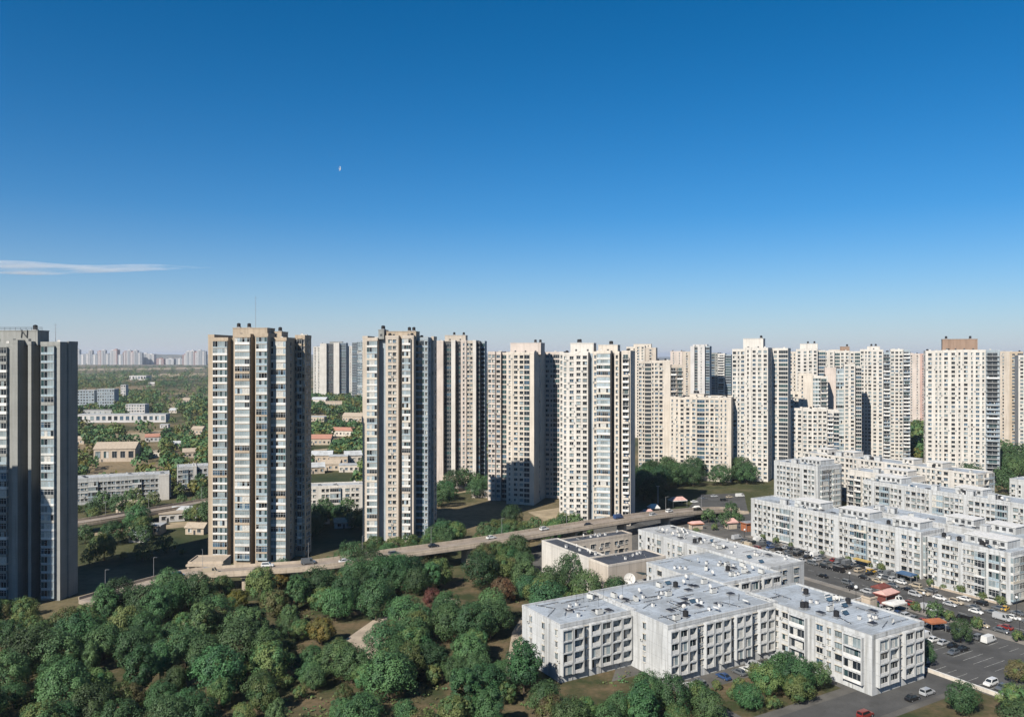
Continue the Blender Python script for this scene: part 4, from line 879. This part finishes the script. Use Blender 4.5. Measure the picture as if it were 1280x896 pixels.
# palm in the parking lot
def palm(x, y):
    o = empty('palm_tree', (x, y, 0)); tag(o, 'spiky palm at the edge of the parking lot beside the orange canopy', 'palm tree')
    b = MB(); b.tube((0, 0, -.2), (.15, 0, 4.6), .22, .16, 'bark', 8); b.build('trunk', o); b = MB(); r = random.Random(5)
    for i in range(26):
        t = i * 2.4; up = r.uniform(-.3, 1.2); pr = Vector((.15, 0, 4.6)); d = Vector((math.cos(t), math.sin(t), up)).normalized(); sd = Vector((-math.sin(t), math.cos(t), 0)); l = 0
        for k in range(6):
            nx = pr + d * .5; wd = .34 * (1 - k / 6.5)
            for sg in (-1, 1): b.poly([pr, nx, nx + sd * sg * wd - Vector((0, 0, .12)), pr + sd * sg * (wd + .05) - Vector((0, 0, .12))], 'leaf_a' if i % 2 else 'leaf_c')
            pr = nx; d = (d + Vector((0, 0, -.22))).normalized()
    b.build('crown', o)
palm(*W(1138, 800)); 
b = MB(); r = random.Random(31); xs_ = [p[0] for p in park]; ys_ = [p[1] for p in park]
for _ in range(5200):
    x = r.uniform(min(xs_), max(xs_)); y = r.uniform(min(ys_), max(ys_)); u, v = toUV(x, y)
    if v > 283 or u > 163 or not free(x, y, 1) or math.sin(x * .21 + y * .13) + math.sin(y * .19 - x * .08) < -.5: continue
    q = r.uniform(.3, .9); m = r.choice(('leaf_c', 'leaf_a', 'leaf_o', 'leaf_c'))
    for k_ in range(6):
        p = Vector((x + r.gauss(0, q * .7), y + r.gauss(0, q * .7), .05 + r.random() * q)); n = Vector((r.gauss(0, .6), r.gauss(0, .6), 1)).normalized(); a = n.cross(Vector((r.random()-.5, r.random()-.5, .2))).normalized(); c = n.cross(a); s_ = r.uniform(.12, .34)
        b.poly([p + a*s_, p + c*s_, p - a*s_, p - c*s_], m)
tag(b.build('undergrowth'), 'low bushes and weeds on the park ground under the trees', 'undergrowth', kind='stuff')
# hedge strip beside the wide white block
b = MB(); r = random.Random(9)
for i in range(5200):
    v = r.uniform(0, 62); u = r.uniform(-1.6, 1.6); z = r.uniform(.05, 1.9 + .5 * math.sin(v * .8)) ; p = Vector((u, v, z)); n = Vector((r.gauss(0, 1), r.gauss(0, 1), r.gauss(.6, 1))).normalized(); a = n.cross(Vector((r.random()-.5, r.random()-.5, .3))).normalized(); c = n.cross(a); s_ = r.uniform(.14, .3)
    b.poly([p + a*s_, p + c*s_, p - a*s_, p - c*s_], 'leaf_a' if r.random() < .6 else 'leaf_c')
tag(b.build('hedge', None, UV(241, 204) + (0,), GROT), 'clipped green hedge strip beside the street, by the wide white block', 'hedge')
# far woods between the houses: a mass nobody could count
b = MB(); r = random.Random(21); k = 0
def wood(px0, px1, d0, d1, n, dens=.0):
    global k
    for _ in range(n):
        d = d0 * (d1 / d0) ** r.random(); px = r.uniform(px0, px1); x = (px - 640) / 1000 * d
        q = math.sin(x * .011 + d * .004) + math.sin(d * .0105 - x * .004) + .6 * math.sin(x * .031 + d * .023)
        if q < dens or not free(x, d, 4) or any(abs(px - hx) < hw and hd - 110 < d < hd + hdp for hx, hd, hw, hdp in HVIEW): continue
        R1 = r.uniform(3.5, 6.5) * (1 + d / 6000); zc = R1 * .95; m = r.choice(('leaf_a', 'leaf_b', 'leaf_b', 'leaf_c', 'leaf_c', 'leaf_yel2'))
        for j in range(60 if d < 1500 else 26):
            dv = Vector((r.gauss(0, 1), r.gauss(0, 1), r.gauss(.2, .9))).normalized(); p = Vector((x, d, zc)) + dv * R1 * r.uniform(.6, 1); nn = (dv + Vector((r.gauss(0, .4), r.gauss(0, .4), r.gauss(0, .4)))).normalized()
            a = nn.cross(Vector((r.random()-.5, r.random()-.5, r.random()-.5))).normalized(); c = nn.cross(a); s_ = R1 * r.uniform(.14, .27)
            b.poly([p + a*s_, p + c*s_, p - a*s_, p - c*s_], m)
wood(84, 264, 480, 1200, 1300, -.1); wood(84, 264, 480, 1500, 420, -3); wood(84, 264, 1200, 3600, 2200, .15); wood(84, 264, 1400, 5500, 420, -3); wood(384, 458, 470, 1500, 700, .45); wood(384, 458, 470, 1500, 90, -3); wood(384, 458, 1200, 1600, 250, -1.5); wood(540, 612, 600, 1300, 400, -.8); wood(1136, 1165, 640, 1000, 120, -2)
tag(b.build('far_woods'), 'far tree cover between the houses and fields', 'woods', kind='stuff')
# ------------------------------------------------------------------ vehicles
def loft(b, secs, m):
    """secs: (x, z0, z1, half width low, half width high)"""
    for i in range(len(secs) - 1):
        A_ = secs[i]; B_ = secs[i+1]
        def ring(s_): x, z0, z1, w0, w1 = s_; return [(x, -w0*.92, z0), (x, -w0, z0 + (z1-z0)*.35), (x, -w1, z1), (x, w1, z1), (x, w0, z0 + (z1-z0)*.35), (x, w0*.92, z0)]
        ra, rb = ring(A_), ring(B_)
        for k in range(6): l = (k+1) % 6; b.poly([ra[k], ra[l], rb[l], rb[k]], m)
        if i == 0: b.poly(ra[::-1], m)
        if i == len(secs) - 2: b.poly(rb, m)
CARM = {}
def car_parts(kind, color):
    key = (kind, color)
    if key in CARM: return CARM[key]
    b = MB(); g = MB(); wl = []
    if kind == 'sedan':
        loft(b, [(-2.2, .35, .72, .72, .62), (-2.1, .25, .88, .84, .74), (-1.2, .22, .92, .88, .80), (.8, .22, .90, .88, .80), (1.9, .24, .76, .85, .70), (2.2, .34, .62, .70, .60)], color)
        cab = [(-1.75, -1.05, 1.15, .45)]; x0, x1, t0, t1, zb, zt, wb, wt = -1.85, 1.05, -1.1, .35, .90, 1.42, .78, .60; ws = 1.32; r_ = .32
    elif kind == 'suv':
        loft(b, [(-2.2, .4, .95, .80, .76), (-2.1, .3, 1.05, .9, .84), (.9, .28, 1.05, .92, .84), (2.0, .3, .92, .88, .76), (2.25, .4, .75, .76, .66)], color)
        x0, x1, t0, t1, zb, zt, wb, wt = -2.1, 1.15, -1.95, .5, 1.04, 1.68, .82, .68; r_ = .36
    else:  # van / small lorry
        loft(b, [(-2.7, .4, 1.1, .95, .95), (-2.6, .35, 1.15, .98, .95), (1.6, .35, 1.15, .98, .95), (2.5, .38, 1.0, .92, .82), (2.7, .45, .8, .82, .74)], color)
        x0, x1, t0, t1, zb, zt, wb, wt = -2.65, 1.9, -2.6, 1.3, 1.14, 2.15, .94, .84; r_ = .38
    lo = [(x0, -wb, zb), (x1, -wb, zb), (x1, wb, zb), (x0, wb, zb)]; hi = [(t0, -wt, zt), (t1, -wt, zt), (t1, wt, zt), (t0, wt, zt)]
    for k in range(4): l = (k+1) % 4; b.poly([lo[k], lo[l], hi[l], hi[k]], color)
    b.poly(hi, color)
    b.box(t0 + .1, t1 - .1, -wt + .05, wt - .05, zt, zt + .05, color)
    for k in range(4):
        if kind == 'van' and k in (0, 2, 3):
            if k == 3: continue
        l = (k+1) % 4; P = [Vector(lo[k]), Vector(lo[l]), Vector(hi[l]), Vector(hi[k])]; c = sum(P, Vector()) / 4; n = (P[1]-P[0]).cross(P[3]-P[0]).normalized()
        Q = [c + (p - c) * .86 + n * .015 for p in P]
        if kind == 'van' and k in (0, 2):
            Q = [q if q.x > .7 else Vector((max(q.x, .55), q.y, q.z)) for q in Q]
        g.poly(Q, 'glass_dark')
    w = MB(); 
    i0 = len(w.v); w.tube((0, -.11, 0), (0, .11, 0), r_, r_, 'rubber', 12); w.tube((0, -.125, 0), (0, .125, 0), r_*.55, r_*.55, 'metal_grey', 8)
    CARM[key] = (b.mesh('body'), g.mesh('window'), w.mesh('wheel'), r_, {'sedan': 1.35, 'suv': 1.35, 'van': 1.65}[kind], {'sedan': .78, 'suv': .82, 'van': .86}[kind])
    return CARM[key]
def car(kind, color, u, v, ang, where, z=.03, xy=None):
    bd, gl, wh, r_, bx, wy = car_parts(kind, color); x, y = xy or UV(u, v)
    o = empty('parked_car', (x, y, z), (GROT if not xy else 0) + ang); link('body', bd, o); link('window', gl, o)
    for sx in (-bx, bx):
        for sy in (-wy, wy): link('wheel', wh, o, (sx, sy, r_))
    cn = {'car_white': 'white', 'car_silver': 'silver', 'car_black': 'black', 'car_grey': 'dark grey', 'car_red': 'red', 'car_blue': 'blue', 'car_beige': 'beige', 'cab_yellow': 'yellow'}[color]
    tag(o, '-', 'van' if kind == 'van' else 'car', 'cars along the street and in the lots'); UNIQ.append((o, cn + ' ' + {'sedan': 'car', 'suv': 'tall car', 'van': 'van'}[kind] + ' ' + where, screen(x, y))); return o
cols = ['car_white'] * 3 + ['car_silver'] * 3 + ['car_black'] * 5 + ['car_grey'] * 4 + ['car_red', 'car_blue', 'car_grey', 'car_silver', 'car_beige', 'car_beige', 'car_white']
kinds = ['sedan'] * 5 + ['suv'] * 3 + ['van']
H2P = math.pi / 2
for i in range(17):
    v = 186 + i * 4.9
    if rng.random() < .95: car(rng.choice(kinds), rng.choice(cols), 276.2, v, R(rng.uniform(-3, 3)), 'nosed in along the long cream slab')
for i in range(14):
    v = 112 + i * 5.9
    if rng.random() < .8: car(rng.choice(kinds), rng.choice(cols), 275.6, v, H2P + R(rng.uniform(-3, 3)), 'parked before the rounded-balcony block')
for i in range(26):
    v = 105 + i * 5.9
    if rng.random() < .93: car(rng.choice(kinds), rng.choice(cols), 269.4, v, H2P * rng.choice((1, -1)), 'parked on the far kerb of the street')
for i in range(22):
    v = 65.5 + i * 5.8
    if rng.random() < .93: car(rng.choice(kinds), rng.choice(cols), 253.9, v, H2P * rng.choice((1, -1)), 'parked on the near kerb of the street')
for u, an in ((241.6, 0), (223.6, math.pi), (228.5, 0), (210.6, math.pi)):
    for i in range(37):
        v = 65.4 + i * 2.9
        if rng.random() < (.97 if u > 225 else .8) and not 117 < v < 131: car(rng.choice(kinds), rng.choice(cols), u, v, an + R(rng.uniform(-3, 3)), 'in the parking lot beside the street')
for i in range(15):
    if rng.random() < .7: car(rng.choice(kinds), rng.choice(cols), rng.choice((257.6, 265.4)), 84 + i * 11 + rng.uniform(-2, 2), H2P * rng.choice((1, -1)), 'in the traffic on the street')
for i in range(24):
    v = 185 + i * 3.1
    if rng.random() < .85: car(rng.choice(kinds), rng.choice(cols), 281.4, v, R(rng.uniform(-4, 4)), 'nosed in along the long cream slab')
for v, u, a_, c in ((292, 258, 1, 'car_white'), (246, 265, -1, 'car_grey'), (203, 257.5, 1, 'car_black'), (158, 265.5, -1, 'car_silver'), (136, 258, 1, 'car_red')): car('sedan', c, u, v, H2P * a_, 'driving down the street')
for px, py, k, c in ((868, 628, 'sedan', 'car_white'), (880, 624, 'sedan', 'car_grey'), (905, 626, 'suv', 'car_black'), (912, 622, 'sedan', 'car_beige'), (893, 621, 'sedan', 'car_silver'), (925, 621, 'van', 'car_white')): car(k, c, 0, 0, .3, 'on the grey lot beyond the viaduct end', xy=W(px, py))
car('sedan', 'cab_yellow', 277, 146, 0.2, 'by the right picture edge'); car('van', 'car_white', 0, 0, GROT + H2P, 'beside the brown kiosk on the street', xy=UV(250.5, 232), z=.14); car('suv', 'cab_yellow', 278.5, 197, 0, 'at the foot of the long cream slab')
for i in (10, 14, 19, 23, 26, 30, 33, 37, 41, 44, 47, 50, 53, 56):
    p, q = VS[i], VS[min(len(VS)-1, i+1)]; d = q - p; n = Vector((-d.y, d.x, 0)).normalized() * (2.1 if i % 2 else -2.1)
    car(rng.choice(kinds), rng.choice(cols), 0, 0, math.atan2(d.y, d.x), 'on the tan viaduct', z=p.z + .02, xy=(p.x + n.x, p.y + n.y))

# ------------------------------------------------------------------ street furniture
def lamp(x, y, h, label, globe=.62):
    o = empty('street_lamp', (x, y, 0)); tag(o, '-', 'street lamp', 'white globe street lamps'); UNIQ.append((o, label, screen(x, y)))
    b = MB(); b.tube((0, 0, -.1), (0, 0, h), .11, .07, 'dark_metal', 8); b.cyl(0, 0, 0, .5, .2, .16, 'dark_metal', 8); b.cyl(0, 0, h - .05, h + .12, .2, .25, 'dark_metal', 8); b.build('pole', o)
    g = MB(); g.sphere((0, 0, h + .1 + globe * .95), globe, 'frame_white', 14, 10); g.build('globe', o, smooth=True)
for px, py in ((1070, 733), (1092, 749)): lamp(*W(px, py, 7.8), 7.0, 'black lamp post with white globe in the parking lot')
for v in (272, 240, 214, 186, 158, 128, 100): lamp(*UV(250.6, v), 6.0, 'lamp post with white globe on the near pavement of the street', .45)
for v in (256, 222, 190, 168, 140): lamp(*UV(272.2, v), 6.0, 'lamp post with white globe on the far pavement of the street', .45)
x, y = W(822.5, 636); o = empty('light_mast', (x, y, 0)); tag(o, 'tall thin green mast beside the viaduct in front of dark trees', 'mast')
b = MB(); b.tube((0, 0, -.1), (0, 0, 12.5), .22, .12, 'bluegrey_wall', 8); b.build('pole', o); b = MB(); b.box(-1, 1, -.15, .15, 12.5, 12.7, 'metal_grey'); b.build('lamp_head', o)
# tan brick chimney beside the nearest roof
o = empty('chimney_shaft', UV(213.2, 151.5) + (0,), GROT); tag(o, 'square tan shaft rising beside the nearest roof at the parking lot', 'shaft')
b = MB(); b.box(-1.6, 1.6, -1.5, 1.5, 0, 12.6, 'plaster'); b.build('shaft', o); b = MB(); b.box(-1.75, 1.75, -1.65, 1.65, 12.602, 13.0, 'plaster'); b.box(-1.2, 1.2, -1.1, 1.1, 13.0, 13.5, 'dark_wall'); b.build('cap', o)
# canopies, kiosks, stalls
def canopy(label, x, y, rz, w, d, h, roofm, skirt, gable=.8, walls=None):
    o = empty('canopy', (x, y, 0), rz); tag(o, label, 'canopy')
    b = MB()
    for sx in (-w/2 + .2, w/2 - .2):
        for sy in (-d/2 + .2, d/2 - .2): b.tube((sx, sy, 0), (sx, sy, h), .08, .08, 'metal_grey')
    b.build('frame', o); b = MB()
    A_ = [(-w/2, -d/2, h), (w/2, -d/2, h), (w/2, d/2, h), (-w/2, d/2, h)]; r0, r1 = (-w/2 + d*.25, 0, h + gable), (w/2 - d*.25, 0, h + gable)
    b.poly([A_[0], A_[1], r1, r0], roofm); b.poly([A_[2], A_[3], r0, r1], roofm); b.poly([A_[1], A_[2], r1], roofm); b.poly([A_[3], A_[0], r0], roofm)
    for k in range(4):
        p, q = A_[k], A_[(k+1) % 4]; b.poly([(p[0], p[1], h - .45), (q[0], q[1], h - .45), q, p], skirt)
    b.build('roof', o)
    if walls:
        b = MB(); b.box(-w/2 + .5, w/2 - .5, -d/2 + .6, d/2 - .3, 0, h - .5, walls); b.build('stall', o)
    return o
for (u0, u1, v0, v1) in ((142, 176, 133, 150), (112, 138, 132, 166), (112, 204, 40, 116)): uvsheet('lawn', u0, u1, v0, v1, .045, 'park_soil')
for i in range(17):
    u = 143 + i * 2.9
    if rng.random() < .8 and u < 176: car(rng.choice(kinds), rng.choice(cols), u, 152.8, H2P + R(rng.uniform(-3, 3)), 'in the yard before the nearest block')
for i in range(13):
    u = 118 + i * 6.1
    if rng.random() < .75: car(rng.choice(kinds), rng.choice(cols), u, 119.6, 0, 'along the lane before the nearest block')
canopy('pinkish white canopy with red skirt over a dark red stall in the lot', *W(1108, 752), .6, 8.5, 5, 3.4, 'cloth_pink', 'cloth_red', 1.0, 'cloth_red')
canopy('deep red awning joined behind the pinkish white canopy', *W(1101, 746), .6, 6.0, 4, 3.9, 'cloth_red', 'cloth_red', .9)
canopy('orange canopy low at the street edge near the picture bottom', *W(1168, 788), .25, 5.5, 4, 3.2, 'cloth_orange', 'cloth_orange', .7)
canopy('white flat canopy in front of the lot below the cream slab', *UV(244, 164), GROT, 7, 4.5, 3.0, 'cloth_white', 'cloth_white', .5)
canopy('dark blue canopy at the end of the rounded-balcony forecourt', *UV(280.5, 183.5), GROT + H2P, 6, 4, 3.0, 'cloth_blue', 'cloth_blue', .6)
canopy('yellow awning strip along the foot of the long cream slab', *UV(284.0, 205), GROT + H2P, 7, 2.0, 2.8, 'cloth_yellow', 'cloth_yellow', .35)
canopy('pale pink tent beside the green mast at the viaduct', *W(809, 648), .3, 6.5, 5, 3.2, 'cloth_pink', 'cloth_pink', 1.8)
canopy('white peaked tent beside the pink one at the viaduct', *W(817, 643), .2, 5.5, 5, 4, 'cloth_white', 'cloth_white', 1.8)
canopy('large pink awning at the far end of the viaduct', *W(847, 633), .3, 9, 6, 4, 'cloth_pink', 'cloth_white', 1.6)
canopy('white peaked tent in the corner garden past the viaduct', *W(871, 645), .2, 5, 5, 3.6, 'cloth_white', 'cloth_pink', 2.0)
canopy('rust pink stall roof at the street corner past the viaduct', *W(870, 661), .3, 7, 4, 3, 'cloth_pink', 'cloth_orange', 1.0, 'plaster')
canopy('round-topped tan stall near the slab end at the corner', *W(913, 660), .3, 6, 5, 3.4, 'cloth_pink', 'cloth_pink', 1.6, 'plaster')
canopy('orange-walled kiosk with grey roof against the long cream slab', *W(935, 663), .4, 6, 5, 4.2, 'metal_grey', 'cloth_orange', .6, 'cloth_orange')
o = empty('kiosk', UV(245.4, 219) + (0,), GROT); tag(o, 'long brown-walled kiosk between the hedge and the street', 'kiosk')
b = MB(); b.box(-2, 2, -11, 11, 0, 2.9, 'brown_wall'); b.build('wall', o); b = MB(); b.box(-2.4, 2.4, -11.4, 11.4, 2.902, 3.15, 'roof_pale'); b.build('roof', o)
for i in range(6):
    b = MB(); b.box(-2.06, -1.98, -10 + i * 3.6, -7.6 + i * 3.6, .9, 2.3, 'glass_dark'); b.build('window', o)
# low walls by the lot
def low_wall(label, u0, v0, u1, v1, m='cream_wall', h=1.0):
    o = empty('low_wall', UV(u0, v0) + (0,), GROT); tag(o, label, 'wall'); L = math.hypot(u1-u0, v1-v0); a_ = math.atan2(v1-v0, u1-u0); o.rotation_euler.z += a_
    b = MB(); b.box(0, L, -.12, .12, 0, h, m); b.build('wall', o); b = MB(); b.box(-.05, L + .05, -.18, .18, h + .002, h + .12, 'trim_white'); b.build('coping', o)
low_wall('low white wall along the near side of the parking lot', 205, 62, 205, 148); low_wall('low white wall across the top end of the parking lot', 206, 177, 246, 177); low_wall('low wall in front of the long cream slab', 283, 184, 283, 206, 'plaster', .7); low_wall('pale wall of the forecourt by the rounded-balcony block', 281.2, 150, 281.2, 176, 'plaster', .8)
# big dish and dark awning on the annex
o = empty('satellite_dish', UV(171.5, 212.5) + (7.05,), GROT); tag(o, 'big white round dish on the annex roof beside a dark awning', 'satellite dish')
b = MB(); n = 24; c0 = Vector((0, 0, 2.3)); ax = Vector((-.55, -.8, .25)).normalized(); e1 = ax.cross(Vector((0, 0, 1))).normalized(); e2 = e1.cross(ax)
rings = [[c0 + ax * (.10 * (q / 4) ** 2 * 5 - .35) + (e1 * math.cos(2*math.pi*i/n) + e2 * math.sin(2*math.pi*i/n)) * (1.9 * q / 4) for i in range(n)] for q in range(0, 5)]
for q in range(4):
    for i in range(n):
        j = (i+1) % n
        if q == 0: b.poly([rings[0][0], rings[1][i], rings[1][j]], 'cloth_white')
        else: b.poly([rings[q][i], rings[q+1][i], rings[q+1][j], rings[q][j]], 'cloth_white')
b.build('dish', o); b = MB(); b.tube((0, 0, 0), tuple(c0 - ax * .3), .16, .1, 'metal_grey', 8); b.build('mount', o)
b = MB(); f_ = c0 + ax * 1.5
for t in (0, 2.1, 4.2): b.tube(tuple(c0 + ax*.1 + (e1*math.cos(t) + e2*math.sin(t))*1.5), tuple(f_), .05, .05, 'dark_metal', 5)
b.build('feed_arm', o)
o = empty('awning', UV(176, 213) + (7.05,), GROT); tag(o, 'dark curved awning sweeping down beside the big white dish', 'awning'); b = MB()
for i in range(10):
    t0, t1 = i / 10, (i+1) / 10
    def Q(t, y): return (t * 9, y, 3.2 * math.cos(t * 1.45) + .1)
    b.poly([Q(t0, -2), Q(t1, -2), Q(t1, 2), Q(t0, 2)], 'cloth_dark')
b.build('cover', o); b = MB()
for x_, z_ in ((.1, 3.2), (5, 2.2), (8.8, .5)):
    for y_ in (-1.9, 1.9): b.tube((x_, y_, 0), (x_, y_, z_), .06, .06, 'metal_grey', 5)
b.build('frame', o)
# a gull over the city
x = (425 - 640) / 1000 * 150; o = empty('gull', (x, 150, CAMZ + (443 - 211) / 1000 * 150), R(100)); o.rotation_euler = (R(75), R(8), R(20)); o.scale = (.75,) * 3; tag(o, 'white gull banking steeply, alone in the blue sky', 'gull')
b = MB()
secs = [(-.26, .01), (-.2, .045), (-.05, .075), (.1, .07), (.18, .045), (.25, .035), (.3, .005)]
for (xa, ra), (xb, rb_) in zip(secs, secs[1:]): b.tube((xa, 0, 0), (xb, 0, 0), ra, rb_, 'cloth_white', 8)
for sg in (-1, 1):
    W0 = [(-.08, .11), (-.04, .13), (-.09, .08), (-.2, -.12)]; ys = [0.03, .28, .45, .68]; zs = [.03, .12, .1, .04]
    for i in range(3):
        a0, a1 = W0[i], W0[i+1]
        for dz in (0, .012): b.poly([(a0[0], sg*ys[i], zs[i]+dz), (a0[1], sg*ys[i], zs[i]+dz), (a1[1], sg*ys[i+1], zs[i+1]+dz), (a1[0], sg*ys[i+1], zs[i+1]+dz)], 'cloth_white')
b.poly([(-.24, -.03, 0), (-.24, .03, 0), (-.4, .07, 0), (-.4, -.07, 0)], 'cloth_white'); b.build('body', o)

# ------------------------------------------------------------------ labels told apart by their order from the left
ORD = 'first second third fourth fifth sixth seventh eighth ninth tenth eleventh twelfth thirteenth fourteenth fifteenth sixteenth seventeenth eighteenth nineteenth twentieth'.split()
from collections import defaultdict
gr = defaultdict(list)
for o, lb, px in UNIQ: gr[lb].append((px, o))
for lb, L in gr.items():
    L.sort(key=lambda t: t[0]); n = len(L)
    for i, (px, o) in enumerate(L):
        if n == 1: t = lb
        elif i == 0: t = lb + ', leftmost such'
        elif i == n - 1: t = lb + ', rightmost such'
        else: t = lb + ', %s from left' % (ORD[i] if i < 20 else str(i + 1) + ('st' if (i+1) % 10 == 1 else 'nd' if (i+1) % 10 == 2 else 'rd' if (i+1) % 10 == 3 else 'th'))
        o['label'] = t

# ------------------------------------------------------------------ air, cloud, sky, sun, camera
def vol(name, dens, col, aniso):
    m = bpy.data.materials.new(name); m.use_nodes = True; t = m.node_tree; t.nodes.clear(); o = t.nodes.new('ShaderNodeOutputMaterial'); v = t.nodes.new('ShaderNodeVolumePrincipled')
    v.inputs['Color'].default_value = col + (1,); v.inputs['Density'].default_value = dens; v.inputs['Anisotropy'].default_value = aniso; t.links.new(v.outputs[0], o.inputs['Volume']); MAT[name] = m
HAZE = 4.4e-5
if HAZE:
    vol('haze_air', HAZE, (.80, .88, 1.0), .2); b = MB(); b.box(-31000, 31000, -31000, 31000, -1, 126, 'haze_air'); tag(b.build('haze'), kind='stuff')
def wispy():
    t = MAT['cloud_vapour'].node_tree; v = [n for n in t.nodes if n.type == 'PRINCIPLED_VOLUME'][0]; g = t.nodes.new('ShaderNodeTexCoord'); mp = t.nodes.new('ShaderNodeMapping'); mp.inputs['Scale'].default_value = (.0011, .002, .011); mp.inputs['Rotation'].default_value = (0, R(-4), 0)
    nz = t.nodes.new('ShaderNodeTexNoise'); nz.inputs['Scale'].default_value = 1.0; nz.inputs['Detail'].default_value = 4; mr = t.nodes.new('ShaderNodeMapRange'); mr.inputs[1].default_value = .40; mr.inputs[2].default_value = .72; mr.inputs[4].default_value = .0034
    t.links.new(g.outputs['Object'], mp.inputs[0]); t.links.new(mp.outputs[0], nz.inputs['Vector']); t.links.new(nz.outputs[0], mr.inputs[0]); t.links.new(mr.outputs[0], v.inputs['Density'])
# thin cirrus streak low at the left: a flat tapering lens of cloud, 14 km away
vol('cloud_vapour', .0022, (1, 1, 1), -.35); D_ = 14000; wispy()
b = MB(); n, kk = 30, 10; ring = []
x0, x1 = -760 / 1000 * D_, (275 - 640) / 1000 * D_
for i in range(n + 1):
    t = i / n; x = x0 + (x1 - x0) * t; zc = CAMZ + (109 - 6 * t + 5 * t * t + 1.2 * math.sin(t * 9)) / 1000 * D_
    hz = (12.5 * (1 - t) ** .75 + .15) / 1000 * D_ * (1 + .14 * math.sin(t * 17 + 1)); hy = 420 * (1 - t) ** .7 + 4
    ring.append([(x, D_ + hy * math.cos(2*math.pi*j/kk), zc + hz * math.sin(2*math.pi*j/kk) * (1 if math.sin(2*math.pi*j/kk) > 0 else .8)) for j in range(kk)])
for i in range(n):
    for j in range(kk): l = (j+1) % kk; b.poly([ring[i][j], ring[i][l], ring[i+1][l], ring[i+1][j]], 'cloud_vapour')
b.poly(ring[0][::-1], 'cloud_vapour'); b.poly(ring[-1], 'cloud_vapour')
tag(b.build('cloud', smooth=True), 'thin pale streak of cirrus cloud tapering to the right', 'cloud', kind='stuff')

w = bpy.data.worlds.new('World'); scene.world = w; w.use_nodes = True; nt = w.node_tree; nt.nodes.clear()
sky = nt.nodes.new('ShaderNodeTexSky'); sky.sky_type = 'NISHITA'; sky.sun_disc = False; sky.sun_elevation = R(SUN_EL); sky.sun_rotation = R(SUN_AZ); sky.altitude = 2000; sky.air_density = 1.0; sky.dust_density = 2.2; sky.ozone_density = 6.0
hs_ = nt.nodes.new('ShaderNodeHueSaturation'); hs_.inputs['Saturation'].default_value = 1.36; tn = nt.nodes.new('ShaderNodeMix'); tn.data_type = 'RGBA'; tn.blend_type = 'MULTIPLY'; tn.inputs[0].default_value = 1; tn.inputs[7].default_value = (1.04, 1.17, 1.14, 1); bg = nt.nodes.new('ShaderNodeBackground'); bg.inputs['Strength'].default_value = .0535; wo = nt.nodes.new('ShaderNodeOutputWorld')
nt.links.new(sky.outputs[0], tn.inputs[6]); nt.links.new(tn.outputs[2], hs_.inputs['Color']); 
# pale haze painted into the sky colour along the horizon, thinning with elevation
tcw = nt.nodes.new('ShaderNodeTexCoord'); sx_ = nt.nodes.new('ShaderNodeSeparateXYZ'); nt.links.new(tcw.outputs['Generated'], sx_.inputs[0])
def wm(op, a, b):
    q = nt.nodes.new('ShaderNodeMath'); q.operation = op
    for i_, v_ in enumerate((a, b)):
        if isinstance(v_, (int, float)): q.inputs[i_].default_value = v_
        else: nt.links.new(v_, q.inputs[i_])
    return q.outputs[0]
el_ = wm('MAXIMUM', sx_.outputs[2], 0.0); ff = wm('MULTIPLY', wm('POWER', 2.71828, wm('MULTIPLY', el_, -11.0)), .85)
hm = nt.nodes.new('ShaderNodeMix'); hm.data_type = 'RGBA'; hm.inputs[7].default_value = (5.75, 5.85, 6.75, 1); nt.links.new(ff, hm.inputs[0]); nt.links.new(hs_.outputs[0], hm.inputs[6]); nt.links.new(hm.outputs[2], bg.inputs[0]); nt.links.new(bg.outputs[0], wo.inputs[0])
sl = bpy.data.lights.new('sun', 'SUN'); sl.energy = 5.0; sl.angle = R(.53); sl.color = (1.0, .935, .84); so = bpy.data.objects.new('sun', sl); COL.objects.link(so)
sd = Vector((math.sin(R(SUN_AZ)) * math.cos(R(SUN_EL)), math.cos(R(SUN_AZ)) * math.cos(R(SUN_EL)), math.sin(R(SUN_EL)))); so.rotation_euler = sd.to_track_quat('Z', 'Y').to_euler(); so.location = (0, 0, 300)
cam = bpy.data.cameras.new('camera'); co = bpy.data.objects.new('camera', cam); COL.objects.link(co); co.location = (0, 0, CAMZ); co.rotation_euler = (R(90), 0, 0)
cam.sensor_width = 36; cam.sensor_fit = 'HORIZONTAL'; cam.lens = 36 * 1000 / 1280; cam.shift_y = -5 / 1280; cam.clip_start = 1; cam.clip_end = 80000; scene.camera = co
vs = scene.view_settings; scene.display_settings.display_device = 'sRGB'; vs.view_transform = 'Standard'; vs.look = 'None'; vs.gamma = 1; vs.use_curve_mapping = False; vs.exposure = EXPOSURE
cy = scene.cycles; cy.max_bounces = 5; cy.diffuse_bounces = 1; cy.glossy_bounces = 2; cy.transmission_bounces = 2; cy.volume_bounces = 0; cy.transparent_max_bounces = 4
cy.use_denoising = True; cy.denoiser = 'OPENIMAGEDENOISE'
print('objects', len(scene.objects), 'trees', ntree[0], n1, n1b, n2, n3, n4, n5, n6, n7)
